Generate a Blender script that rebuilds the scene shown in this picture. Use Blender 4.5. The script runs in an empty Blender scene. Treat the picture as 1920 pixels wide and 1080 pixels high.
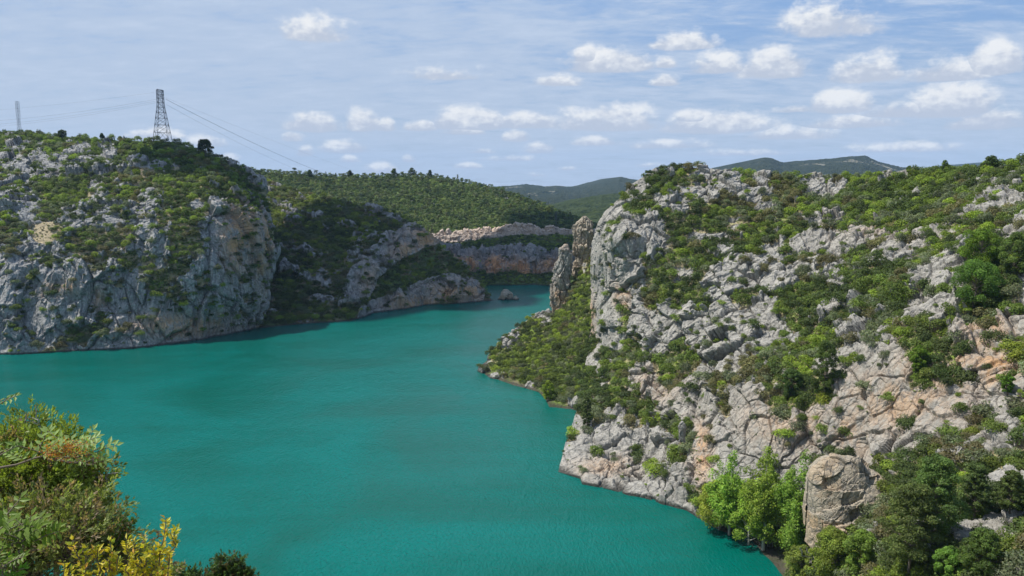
import bpy, math
import numpy as np
from mathutils import Vector

scene = bpy.context.scene
COL = scene.collection
R = math.radians

# ------------------------------------------------------------------ camera
IW, IH, FPX = 1920.0, 1080.0, 28.0 / 36.0 * 1920.0
CAMZ = 88.0
PITCH = math.atan(200.0 / FPX)
cam_d = bpy.data.cameras.new("camera")
cam_d.lens = 28.0
cam_d.sensor_width = 36.0
cam_d.clip_start = 0.2
cam_d.clip_end = 60000
cam = bpy.data.objects.new("camera", cam_d)
COL.objects.link(cam)
cam.location = (0, 0, CAMZ)
cam.rotation_euler = (R(90) - PITCH, 0, 0)
scene.camera = cam

# ------------------------------------------------------------------ sun, sky, exposure
SUN_DIR = Vector((-0.51, 0.06, 0.86)).normalized()
SUN_EL = math.asin(SUN_DIR.z)
SUN_ROT = math.atan2(SUN_DIR.x, SUN_DIR.y)      # clockwise from +Y, seen from above
sun_d = bpy.data.lights.new("sun", 'SUN')
sun_d.energy = 5.0
sun_d.angle = R(0.55)
sun_d.color = (1.0, 0.955, 0.88)
sun = bpy.data.objects.new("sun", sun_d)
sun.rotation_euler = SUN_DIR.to_track_quat('Z', 'Y').to_euler()
sun.location = (0, 0, 300)
COL.objects.link(sun)
scene.view_settings.view_transform = 'Standard'
scene.view_settings.look = 'None'
scene.view_settings.gamma = 1
scene.view_settings.exposure = 0.34
scene.cycles.max_bounces = 5
scene.cycles.volume_bounces = 0
scene.cycles.caustics_reflective = False
scene.cycles.caustics_refractive = False


def ray(px, py):
    """direction through a photograph pixel, scaled to y = 1"""
    px = np.asarray(px, float); py = np.asarray(py, float)
    c, s = math.cos(PITCH), math.sin(PITCH)
    u = (px - IW / 2) / FPX; v = (IH / 2 - py) / FPX
    y = c + v * s
    return u / y, (-s + v * c) / y


def shore(px, py):
    _, dz = ray(px, py)
    return -CAMZ / dz


def world_at(px, py, Y):
    dx, dz = ray(px, py)
    return np.stack([dx * Y, np.ones_like(dx) * Y, CAMZ + dz * Y], -1)


def build_world():
    w = bpy.data.worlds.new("World"); scene.world = w
    w.use_nodes = True
    nt = w.node_tree; N = nt.nodes; L = nt.links
    N.clear()

    def val(x):
        return x
    def put(sock, x):
        if hasattr(x, 'is_output'):
            L.new(x, sock)
        else:
            sock.default_value = x
    def m(op, a, b=0.0, c=0.0, clamp=False):
        n = N.new('ShaderNodeMath'); n.operation = op; n.use_clamp = clamp
        put(n.inputs[0], a); put(n.inputs[1], b); put(n.inputs[2], c)
        return n.outputs[0]
    def mapr(x, a, b, c, d, smooth=True):
        n = N.new('ShaderNodeMapRange')
        n.interpolation_type = 'SMOOTHSTEP' if smooth else 'LINEAR'
        put(n.inputs[0], x)
        for k, q in zip((1, 2, 3, 4), (a, b, c, d)):
            n.inputs[k].default_value = q
        return n.outputs[0]
    def mixc(f, a, b):
        n = N.new('ShaderNodeMix'); n.data_type = 'RGBA'
        put(n.inputs[0], f)
        for s, q in ((n.inputs[6], a), (n.inputs[7], b)):
            if hasattr(q, 'is_output'):
                L.new(q, s)
            else:
                s.default_value = (*q, 1)
        return n.outputs[2]
    def noise(vec, scale, det, rough=0.55, dist=0.0):
        n = N.new('ShaderNodeTexNoise'); n.inputs['Scale'].default_value = scale
        n.inputs['Detail'].default_value = det; n.inputs['Roughness'].default_value = rough
        n.inputs['Distortion'].default_value = dist
        L.new(vec, n.inputs['Vector']); return n

    tc = N.new('ShaderNodeTexCoord')
    sep = N.new('ShaderNodeSeparateXYZ'); L.new(tc.outputs['Generated'], sep.inputs[0])
    x, y, z = sep.outputs
    az = m('ARCTAN2', x, y)
    el = m('ARCSINE', z)
    # a warp that roughens every cloud edge
    cv = N.new('ShaderNodeCombineXYZ'); L.new(az, cv.inputs[0]); L.new(m('MULTIPLY', el, 1.6), cv.inputs[1])
    n1 = noise(cv.outputs[0], 22, 6, 0.6)
    n2 = noise(cv.outputs[0], 75, 5, 0.6)
    n3 = noise(cv.outputs[0], 9, 4, 0.5)
    w1 = m('SUBTRACT', n1.outputs[0], 0.5)
    w2 = m('SUBTRACT', n2.outputs[0], 0.5)
    w3 = m('SUBTRACT', n3.outputs[0], 0.5)
    azw = m('ADD', az, m('MULTIPLY', w3, 0.03))
    clouds = [  # px, py(base line), half width, height up, weight
        (1555, 58, 92, 62, .62), (1280, 88, 56, 32, .75), (1140, 128, 86, 40, 1.0), (1100, 112, 28, 30, 1.05),
        (1345, 132, 62, 34, .72), (1450, 138, 66, 54, .95), (1250, 124, 24, 18, .7), (1250, 158, 32, 20, .8),
        (1045, 158, 42, 20, .7), (1625, 146, 72, 44, .82), (1868, 130, 62, 50, 1.05), (1775, 146, 74, 34, .8),
        (1575, 206, 66, 38, 1.0), (1780, 212, 90, 52, 1.05), (1690, 216, 90, 26, .8), (1145, 238, 96, 46, 1.0),
        (1335, 244, 112, 38, 1.0), (1300, 226, 40, 22, .9), (585, 242, 56, 34, 1.05), (684, 240, 36, 36, .9), (724, 242, 24, 24, .85),
        (792, 242, 34, 18, .95), (880, 238, 76, 40, 1.1), (985, 236, 70, 28, 1.0), (968, 262, 30, 20, 1.0),
        (870, 250, 42, 14, .85), (650, 283, 50, 22, 1.0), (545, 262, 22, 18, .7), (576, 290, 20, 18, 1.0),
        (1012, 284, 30, 20, 1.0), (715, 322, 34, 18, 1.0), (770, 302, 14, 14, .9), (295, 262, 56, 22, .95),
        (385, 272, 34, 20, .85), (428, 303, 24, 16, 1.0), (660, 302, 18, 12, .8), (590, 70, 70, 46, .5), (835, 146, 90, 24, .45),
        (1850, 236, 90, 36, .85), (1600, 236, 100, 22, .75), (1120, 270, 50, 16, .8), (1250, 276, 80, 16, .7),
        (1480, 258, 90, 22, .75), (1700, 282, 110, 14, .6), (880, 314, 24, 10, .8), (1390, 290, 120, 12, .5), (960, 300, 60, 10, .5), (1500, 208, 50, 14, .5),
        (1060, 318, 20, 8, .6), (1000, 330, 26, 8, .5), (1220, 312, 24, 8, .6), (900, 286, 30, 10, .6),
        # outside the frame, so that a step to the side and the water still see a broken sky
        (-260, 160, 120, 60, 1.), (-140, 230, 90, 40, 1.), (2060, 170, 110, 60, 1.), (2200, 230, 100, 40, 1.),
        (300, -260, 160, 90, .9), (1200, -240, 180, 100, .9), (2000, -200, 150, 90, .9), (900, -420, 200, 100, .8),
    ]
    D = None; T = None
    for (px, py, hw, up, wt) in clouds:
        dx, dz = ray(px, py)
        a = math.atan2(dx, 1.0); e = math.atan2(dz, math.hypot(dx, 1.0))
        ra = hw / FPX * math.cos(a) ** 2 * 1.18; ru = up / FPX * 1.12; rd = up / FPX * 0.22
        qx = m('MULTIPLY_ADD', azw, 1 / ra, -a / ra)
        dy = m('SUBTRACT', el, e)
        ty = m('MULTIPLY', dy, 1 / ru)
        qy = m('MAXIMUM', ty, m('MULTIPLY', dy, -1 / rd))
        q = m('SQRT', m('ADD', m('MULTIPLY', qx, qx), m('MULTIPLY', qy, qy)))
        q = m('MULTIPLY', m('SUBTRACT', 1.0, q), wt)
        if D is None:
            D, T = q, ty
        else:
            g = m('GREATER_THAN', q, D)
            T = m('ADD', m('MULTIPLY', T, m('SUBTRACT', 1.0, g)), m('MULTIPLY', ty, g))
            D = m('MAXIMUM', D, q)
    dens = m('ADD', D, m('ADD', m('MULTIPLY', w1, 1.1), m('MULTIPLY', w2, 0.42)))
    cum = mapr(dens, 0.0, 0.42, 0.0, 0.95)
    # thin high cloud on a plane far above
    zz = m('MAXIMUM', z, -0.08)
    pv = N.new('ShaderNodeCombineXYZ')
    L.new(m('DIVIDE', x, m('ADD', zz, 0.12)), pv.inputs[0]); L.new(m('DIVIDE', y, m('ADD', zz, 0.12)), pv.inputs[1])
    mp = N.new('ShaderNodeMapping'); L.new(pv.outputs[0], mp.inputs[0])
    mp.inputs['Rotation'].default_value = (0, 0, 0.5); mp.inputs['Scale'].default_value = (1.0, 1.7, 1)
    c1 = noise(mp.outputs[0], 1.7, 9, 0.62, 0.6)
    c2 = noise(mp.outputs[0], 6.0, 7, 0.65, 0.3)
    cir = m('ADD', m('MULTIPLY', c1.outputs[0], 0.6), m('MULTIPLY', c2.outputs[0], 0.40))
    # milky on the left and low down, clearer blue at upper right
    clear = m('MULTIPLY', mapr(az, -0.25, 0.55, 0.0, 1.0), mapr(el, 0.02, 0.24, 0.1, 1.0))
    cir = m('SUBTRACT', cir, m('MULTIPLY', clear, 0.24))
    cirf = mapr(cir, 0.20, 0.52, 0.30, 0.98)
    sky = N.new('ShaderNodeTexSky'); sky.sky_type = 'NISHITA'; sky.sun_disc = False
    sky.sun_elevation = SUN_EL; sky.sun_rotation = SUN_ROT
    sky.air_density = 1.0; sky.dust_density = 0.6; sky.ozone_density = 1.5
    K = 1.0
    veil = mixc(mapr(el, 0.0, 0.3, 0.0, 1.0, False), (5.7, 6.7, 8.2), (4.9, 6.2, 8.4))
    c = mixc(mapr(el, 0.0, 0.25, 0.35, 0.8), sky.outputs[0], (1.6, 3.9, 8.3))
    c = mixc(cirf, c, veil)
    c = mixc(mapr(m('ADD', m('MULTIPLY', c2.outputs[0], 0.5), m('MULTIPLY', c1.outputs[0], 0.5)), 0.48, 0.68, 0.0, 0.55), c, (6.6, 7.6, 9.2))
    sh = m('ADD', m('MULTIPLY', T, 1.0), m('ADD', m('MULTIPLY', w2, 1.3), m('MULTIPLY', w1, 1.6)))
    ccol = mixc(mapr(sh, -0.05, 0.75, 0.0, 1.0), (5.9, 6.5, 7.7), (9.9, 10.0, 10.1))
    c = mixc(cum, c, ccol)
    bg = N.new('ShaderNodeBackground'); bg.inputs['Strength'].default_value = 0.073
    L.new(c, bg.inputs[0])
    out = N.new('ShaderNodeOutputWorld'); L.new(bg.outputs[0], out.inputs[0])
    w.cycles.sampling_method = 'MANUAL'; w.cycles.sample_map_resolution = 512


build_world()

# ------------------------------------------------------------------ numpy noise
def _h(ix, iy, iz, k=0):
    h = (ix.astype(np.int64) * 374761393 + iy.astype(np.int64) * 668265263 + iz.astype(np.int64) * 2147483647 + k * 1274126177) & 0xFFFFFFFF
    h = ((h ^ (h >> 13)) * 1274126177) & 0xFFFFFFFF
    h = ((h ^ (h >> 16)) * 2246822519) & 0xFFFFFFFF
    return ((h ^ (h >> 15)) & 0xFFFFFF) / float(0xFFFFFF)


def vnoise(p, k=0):
    i = np.floor(p).astype(np.int64); f = p - i
    f = f * f * f * (f * (f * 6 - 15) + 10)
    r = 0
    for dx in (0, 1):
        for dy in (0, 1):
            for dz in (0, 1):
                w = (f[:, 0] if dx else 1 - f[:, 0]) * (f[:, 1] if dy else 1 - f[:, 1]) * (f[:, 2] if dz else 1 - f[:, 2])
                r = r + w * _h(i[:, 0] + dx, i[:, 1] + dy, i[:, 2] + dz, k)
    return r * 2 - 1


def fbm(p, octv=4, k=0, gain=0.5):
    a, s, t = 1.0, 0, 0
    for o in range(octv):
        s = s + a * vnoise(p * 2.03 ** o + 17.3 * o, k + o); t += a; a *= gain
    return s / t


def ridged(p, octv=3, k=0):
    a, s, t = 1.0, 0, 0
    for o in range(octv):
        s = s + a * (1 - np.abs(vnoise(p * 2.1 ** o + 9.1 * o, k + o)) * 2); t += a; a *= 0.5
    return s / t


def worley(p, k=0):
    i = np.floor(p).astype(np.int64); n = len(p)
    f1 = np.full(n, 9.0); f2 = np.full(n, 9.0); idv = np.zeros(n); tl = np.zeros(n)
    for dx in (-1, 0, 1):
        for dy in (-1, 0, 1):
            for dz in (-1, 0, 1):
                cx, cy, cz = i[:, 0] + dx, i[:, 1] + dy, i[:, 2] + dz
                q = np.stack([cx + _h(cx, cy, cz, k + 1), cy + _h(cx, cy, cz, k + 2), cz + _h(cx, cy, cz, k + 3)], 1) - p
                d = np.sqrt((q * q).sum(1))
                m1 = d < f1
                f2 = np.where(m1, f1, np.minimum(f2, d))
                idv = np.where(m1, _h(cx, cy, cz, k + 4), idv)
                tv = sum((_h(cx, cy, cz, k + 5 + a_) - 0.5) * q[:, a_] for a_ in range(3)) * 2
                tl = np.where(m1, tv, tl)
                f1 = np.where(m1, d, f1)
    return f1, f2, idv, tl


def sstep(a, b, x):
    t = np.clip((x - a) / (b - a), 0, 1)
    return t * t * (3 - 2 * t)

# ------------------------------------------------------------------ mesh helpers
def tag(o, label=None, cat=None, group=None, kind=None):
    if label: o['label'] = label
    if cat: o['category'] = cat
    if group: o['group'] = group
    if kind: o['kind'] = kind
    return o


def mesh_np(name, V, F, cols=None, smooth=False, nper=None):
    """V (n,3); F (m,k) all of one size; cols dict of point colours"""
    me = bpy.data.meshes.new(name)
    V = np.asarray(V, np.float32); F = np.asarray(F, np.int32)
    m, k = F.shape
    me.vertices.add(len(V)); me.vertices.foreach_set('co', V.ravel())
    me.loops.add(m * k); me.loops.foreach_set('vertex_index', F.ravel())
    me.polygons.add(m)
    me.polygons.foreach_set('loop_start', np.arange(0, m * k, k, dtype=np.int32))
    me.polygons.foreach_set('loop_total', np.full(m, k, np.int32))
    me.polygons.foreach_set('use_smooth', np.full(m, bool(smooth)))
    me.update(calc_edges=True)
    for nm, c in (cols or {}).items():
        a = me.attributes.new(nm, 'FLOAT_COLOR', 'POINT')
        c = np.asarray(c, np.float32)
        if c.shape[1] == 3:
            c = np.concatenate([c, np.ones((len(c), 1), np.float32)], 1)
        a.data.foreach_set('color', c.ravel())
    return me


def obj(name, me, mat, parent=None):
    o = bpy.data.objects.new(name, me)
    if me is not None and mat is not None and not me.materials:
        me.materials.append(mat)
    COL.objects.link(o)
    if parent: o.parent = parent
    return o


def empty(name, loc=(0, 0, 0), rz=0.0):
    o = bpy.data.objects.new(name, None)
    o.empty_display_size = 0.5
    o.location = loc; o.rotation_euler = (0, 0, rz)
    COL.objects.link(o)
    return o

# ------------------------------------------------------------------ materials
def mat_new(name):
    m = bpy.data.materials.new(name); m.use_nodes = True
    nt = m.node_tree; nt.nodes.clear()
    return m, nt, nt.nodes, nt.links


class NB:
    def __init__(s, nt):
        s.nt, s.N, s.L = nt, nt.nodes, nt.links
    def put(s, sock, x):
        if hasattr(x, 'is_output'): s.L.new(x, sock)
        elif isinstance(x, tuple) and len(x) == 3 and len(sock.default_value) == 4: sock.default_value = (*x, 1)
        else: sock.default_value = x
    def m(s, op, a, b=0.0, c=0.0, clamp=False):
        n = s.N.new('ShaderNodeMath'); n.operation = op; n.use_clamp = clamp
        s.put(n.inputs[0], a); s.put(n.inputs[1], b); s.put(n.inputs[2], c); return n.outputs[0]
    def mapr(s, x, a, b, c=0.0, d=1.0):
        n = s.N.new('ShaderNodeMapRange'); n.interpolation_type = 'SMOOTHSTEP'
        s.put(n.inputs[0], x)
        for k, q in zip((1, 2, 3, 4), (a, b, c, d)): n.inputs[k].default_value = q
        return n.outputs[0]
    def mix(s, f, a, b, mode='MIX'):
        n = s.N.new('ShaderNodeMix'); n.data_type = 'RGBA'; n.blend_type = mode
        s.put(n.inputs[0], f); s.put(n.inputs[6], a); s.put(n.inputs[7], b); return n.outputs[2]
    def noise(s, vec, scale, det=4, rough=0.55, dist=0.0):
        n = s.N.new('ShaderNodeTexNoise'); n.inputs['Scale'].default_value = scale
        n.inputs['Detail'].default_value = det; n.inputs['Roughness'].default_value = rough
        n.inputs['Distortion'].default_value = dist
        s.L.new(vec, n.inputs['Vector']); return n.outputs[0]
    def vor(s, vec, scale, feat='F1'):
        n = s.N.new('ShaderNodeTexVoronoi'); n.feature = feat; n.inputs['Scale'].default_value = scale
        s.L.new(vec, n.inputs['Vector']); return n.outputs['Distance']
    def mapping(s, vec, scale=(1, 1, 1), rot=(0, 0, 0)):
        n = s.N.new('ShaderNodeMapping'); n.inputs['Scale'].default_value = scale; n.inputs['Rotation'].default_value = rot
        s.L.new(vec, n.inputs[0]); return n.outputs[0]
    def bsdf(s, col, rough=0.9, spec=0.2, normal=None, **kw):
        n = s.N.new('ShaderNodeBsdfPrincipled')
        s.put(n.inputs['Base Color'], col); s.put(n.inputs['Roughness'], rough)
        n.inputs['Specular IOR Level'].default_value = spec
        if normal is not None: s.L.new(normal, n.inputs['Normal'])
        for k, q in kw.items(): s.put(n.inputs[k.replace('_', ' ')], q)
        return n
    def bump(s, h, strength=0.5, dist=0.3, nrm=None):
        n = s.N.new('ShaderNodeBump'); n.inputs['Strength'].default_value = strength; n.inputs['Distance'].default_value = dist
        s.L.new(h, n.inputs['Height'])
        if nrm is not None: s.L.new(nrm, n.inputs['Normal'])
        return n.outputs[0]
    def out(s, sh):
        o = s.N.new('ShaderNodeOutputMaterial'); s.L.new(sh, o.inputs[0])


def terrain_material(name, rock_a=(0.30, 0.29, 0.275), rock_b=(0.47, 0.455, 0.43), dark=(0.10, 0.10, 0.105),
                     orange=(0.50, 0.30, 0.15), soil=(0.28, 0.23, 0.145), grass=(0.10, 0.14, 0.024), sc=1.0, streak=0.5):
    """attribute mix: R rock, G orange stain, B grass over soil, A unused"""
    mt, nt, N, L = mat_new(name); b = NB(nt)
    geo = N.new('ShaderNodeNewGeometry'); P = geo.outputs['Position']
    at = N.new('ShaderNodeAttribute'); at.attribute_name = 'mix'
    sp = N.new('ShaderNodeSeparateColor'); L.new(at.outputs['Color'], sp.inputs[0])
    rk, og, gr = sp.outputs
    nA = b.noise(P, 0.16 * sc, 6, 0.62); nB = b.noise(P, 1.3 * sc, 5, 0.65); nC = b.noise(P, 5.0 * sc, 3, 0.6)
    stv = b.mapping(P, (0.9, 0.9, 0.07)); nS = b.noise(stv, 0.8 * sc, 5, 0.6)
    rock = b.mix(b.mapr(b.m('ADD', b.m('MULTIPLY', nB, 0.6), b.m('MULTIPLY', nA, 0.4)), 0.36, 0.64), rock_a, rock_b)
    rock = b.mix(b.m('MULTIPLY', b.mapr(nS, 0.50, 0.70), streak), rock, dark)
    ogf = b.m('MULTIPLY', og, b.mapr(b.m('ADD', nA, b.m('MULTIPLY', nS, 0.5)), 0.55, 0.85))
    rock = b.mix(b.m('MINIMUM', b.m('ADD', ogf, b.m('MULTIPLY', b.mapr(nA, 0.62, 0.80), 0.22)), 1.0), rock, orange)
    # lichen and weather speckle
    nP = b.noise(P, 2.6 * sc, 5, 0.75)
    rock = b.mix(b.mapr(nC, 0.55, 0.75, 0, 0.35), rock, dark)
    rock = b.mix(b.mapr(nP, 0.56, 0.66, 0, 0.55), rock, tuple(c * 0.9 for c in dark))
    wv = N.new('ShaderNodeTexNoise'); wv.inputs['Scale'].default_value = 0.5 * sc; wv.inputs['Detail'].default_value = 3; L.new(P, wv.inputs['Vector'])
    va = N.new('ShaderNodeVectorMath'); va.operation = 'MULTIPLY_ADD'; L.new(wv.outputs['Color'], va.inputs[0]); va.inputs[1].default_value = (2.2 / sc,) * 3; L.new(P, va.inputs[2])
    crk = b.vor(b.mapping(va.outputs[0], (1, 1, 0.55), (0, 0.5, 0)), 0.24 * sc, 'DISTANCE_TO_EDGE')
    crk2 = b.vor(b.mapping(va.outputs[0], (1, 1, 0.5), (0, 0.2, 0)), 0.75 * sc, 'DISTANCE_TO_EDGE')
    rock = b.mix(b.m('MULTIPLY', b.mapr(crk, 0.0, 0.035, 0.75, 0.0), b.mapr(nB, 0.35, 0.55)), rock, dark)
    rock = b.mix(b.m('MULTIPLY', b.mapr(crk2, 0.0, 0.06, 0.55, 0.0), b.mapr(nA, 0.42, 0.6)), rock, dark)
    sn = b.mix(b.mapr(nB, 0.35, 0.65), soil, tuple(c * 1.5 for c in soil))
    sn = b.mix(b.mapr(nC, 0.60, 0.70, 0, 0.7), sn, rock_b)
    gcol = b.mix(b.mapr(nB, 0.4, 0.62), grass, tuple(c * 1.9 for c in grass))
    gf = b.mapr(b.m('ADD', gr, b.m('MULTIPLY', b.m('SUBTRACT', nB, 0.5), 1.6)), 0.3, 0.7)
    gnd = b.mix(gf, sn, gcol)
    rf = b.mapr(b.m('ADD', rk, b.m('MULTIPLY', b.m('SUBTRACT', nC, 0.5), 0.6)), 0.35, 0.60)
    col = b.mix(rf, gnd, rock)
    # a dark wet band just above the waterline
    sx = N.new('ShaderNodeSeparateXYZ'); L.new(P, sx.inputs[0])
    wet = b.mapr(b.m('ADD', sx.outputs[2], b.m('MULTIPLY', nB, 1.0)), 0.8, 1.9, 0.9, 0.0)
    col = b.mix(wet, col, (0.045, 0.042, 0.036))
    hgt = b.m('ADD', b.m('MULTIPLY', nB, 0.7), b.m('ADD', b.m('MULTIPLY', nC, 0.35), b.m('MULTIPLY', b.mapr(crk, 0.0, 0.10), 0.30)))
    bp = b.bump(b.m('ADD', hgt, b.m('MULTIPLY', nP, -0.6)), 0.9, 0.9 / sc)
    s = b.bsdf(col, 0.92, 0.15, bp)
    b.out(s.outputs[0]); return mt


def foliage_material(name, vary=0.25, transl=0.35, rough=0.6, spec=0.25, hue=0.03):
    mt, nt, N, L = mat_new(name); b = NB(nt)
    at = N.new('ShaderNodeAttribute'); at.attribute_name = 'col'
    oi = N.new('ShaderNodeObjectInfo')
    hs = N.new('ShaderNodeHueSaturation')
    L.new(at.outputs['Color'], hs.inputs['Color'])
    L.new(b.m('MULTIPLY_ADD', oi.outputs['Random'], hue, 0.5 - hue * 0.62), hs.inputs['Hue'])
    L.new(b.m('MULTIPLY_ADD', oi.outputs['Random'], vary, 1 - vary / 2), hs.inputs['Value'])
    c = hs.outputs[0]
    s = b.bsdf(c, rough, spec)
    tr = N.new('ShaderNodeBsdfTranslucent')
    L.new(b.mix(1.0, c, (1.25, 1.35, 0.55), 'MULTIPLY'), tr.inputs[0])
    mx = N.new('ShaderNodeMixShader'); mx.inputs[0].default_value = transl
    L.new(s.outputs[0], mx.inputs[1]); L.new(tr.outputs[0], mx.inputs[2])
    b.out(mx.outputs[0]); return mt


def plain_material(name, col, rough=0.8, metal=0.0, nscale=6.0, amt=0.3, bump=0.2):
    mt, nt, N, L = mat_new(name); b = NB(nt)
    tc = N.new('ShaderNodeTexCoord'); n = b.noise(tc.outputs['Object'], nscale, 5)
    c = b.mix(b.mapr(n, 0.3, 0.7), tuple(x * (1 - amt) for x in col), tuple(x * (1 + amt) for x in col))
    s = b.bsdf(c, rough, 0.3, b.bump(n, bump, 0.05), Metallic=metal)
    b.out(s.outputs[0]); return mt


M_ROCK = terrain_material('limestone_slope', rock_a=(0.25, 0.235, 0.205), rock_b=(0.43, 0.41, 0.365), streak=0.5)
M_ROCKL = terrain_material('limestone_slope_left', rock_a=(0.22, 0.215, 0.205), rock_b=(0.43, 0.42, 0.395), sc=0.75, streak=0.88, grass=(0.075, 0.115, 0.022))
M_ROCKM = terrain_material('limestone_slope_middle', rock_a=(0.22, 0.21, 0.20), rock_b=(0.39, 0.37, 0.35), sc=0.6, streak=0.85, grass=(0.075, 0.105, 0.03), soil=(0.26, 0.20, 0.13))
M_BOULD = terrain_material('tan_limestone', rock_a=(0.30, 0.255, 0.19), rock_b=(0.46, 0.40, 0.31), orange=(0.50, 0.33, 0.18), streak=0.3)
M_CUT = terrain_material('road_cut_rock', rock_a=(0.36, 0.29, 0.23), rock_b=(0.54, 0.44, 0.36), orange=(0.50, 0.36, 0.25), sc=0.8, streak=0.25)
M_FOL = foliage_material('shrub_foliage')
M_FOLN = foliage_material('near_foliage', 0.1, 0.45, 0.5, 0.3, 0.0)
M_BARK = plain_material('grey_bark', (0.16, 0.13, 0.10), 0.9, nscale=3)
M_TWIG = plain_material('dead_twig', (0.30, 0.27, 0.23), 0.9, nscale=8)
M_PALE = plain_material('pale_bark', (0.34, 0.33, 0.29), 0.85, nscale=3)
M_STEEL = plain_material('galvanised_steel', (0.075, 0.08, 0.09), 0.55, 0.6, nscale=1)
M_WIRE = plain_material('power_cable', (0.10, 0.10, 0.11), 0.6, 0.3)

# ------------------------------------------------------------------ terrain sheets
def curve_fn(pts):
    pts = np.array(pts, float)
    d = np.r_[0, np.cumsum(np.hypot(np.diff(pts[:, 0]), np.diff(pts[:, 1])))]
    d /= d[-1]
    return lambda t: np.stack([np.interp(t, d, pts[:, 0]), np.interp(t, d, pts[:, 1])], -1)


def rbf_fit(pts):
    pts = np.array(pts, float); X = pts[:, :2] / 200.0; yv = np.log(pts[:, 2])
    n = len(X)
    r = np.sqrt(((X[:, None] - X[None]) ** 2).sum(-1))
    A = np.zeros((n + 3, n + 3)); A[:n, :n] = r + np.eye(n) * (-0.02)
    A[:n, n:] = np.c_[np.ones(n), X]; A[n:, :n] = A[:n, n:].T
    w = np.linalg.solve(A, np.r_[yv, 0, 0, 0])
    def f(px, py):
        q = np.stack([px, py], -1).reshape(-1, 2) / 200.0
        out = np.zeros(len(q))
        for i in range(n):
            out += w[i] * np.sqrt(((q - X[i]) ** 2).sum(-1))
        out += w[n] + q @ w[n + 1:]
        return np.exp(out).reshape(np.shape(px))
    return f


def grid_lookup(x0, y0, cell, rows):
    A = np.array([[float(c) for c in r.split()] for r in rows]) / 10.0
    def f(px, py):
        gx = np.clip((px - x0) / cell - 0.5, 0, A.shape[1] - 1.001); gy = np.clip((py - y0) / cell - 0.5, 0, A.shape[0] - 1.001)
        ix = gx.astype(int); iy = gy.astype(int); fx = gx - ix; fy = gy - iy
        return (A[iy, ix] * (1 - fx) * (1 - fy) + A[iy, ix + 1] * fx * (1 - fy) + A[iy + 1, ix] * (1 - fx) * fy + A[iy + 1, ix + 1] * fx * fy)
    return f


def blobs(px, py, lst):
    r = np.zeros_like(px)
    for (cx, cy, rx, ry, a) in lst:
        r = np.maximum(r, a * np.exp(-(((px - cx) / rx) ** 2 + ((py - cy) / ry) ** 2)))
    return r


SHEETS = {}


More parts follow.
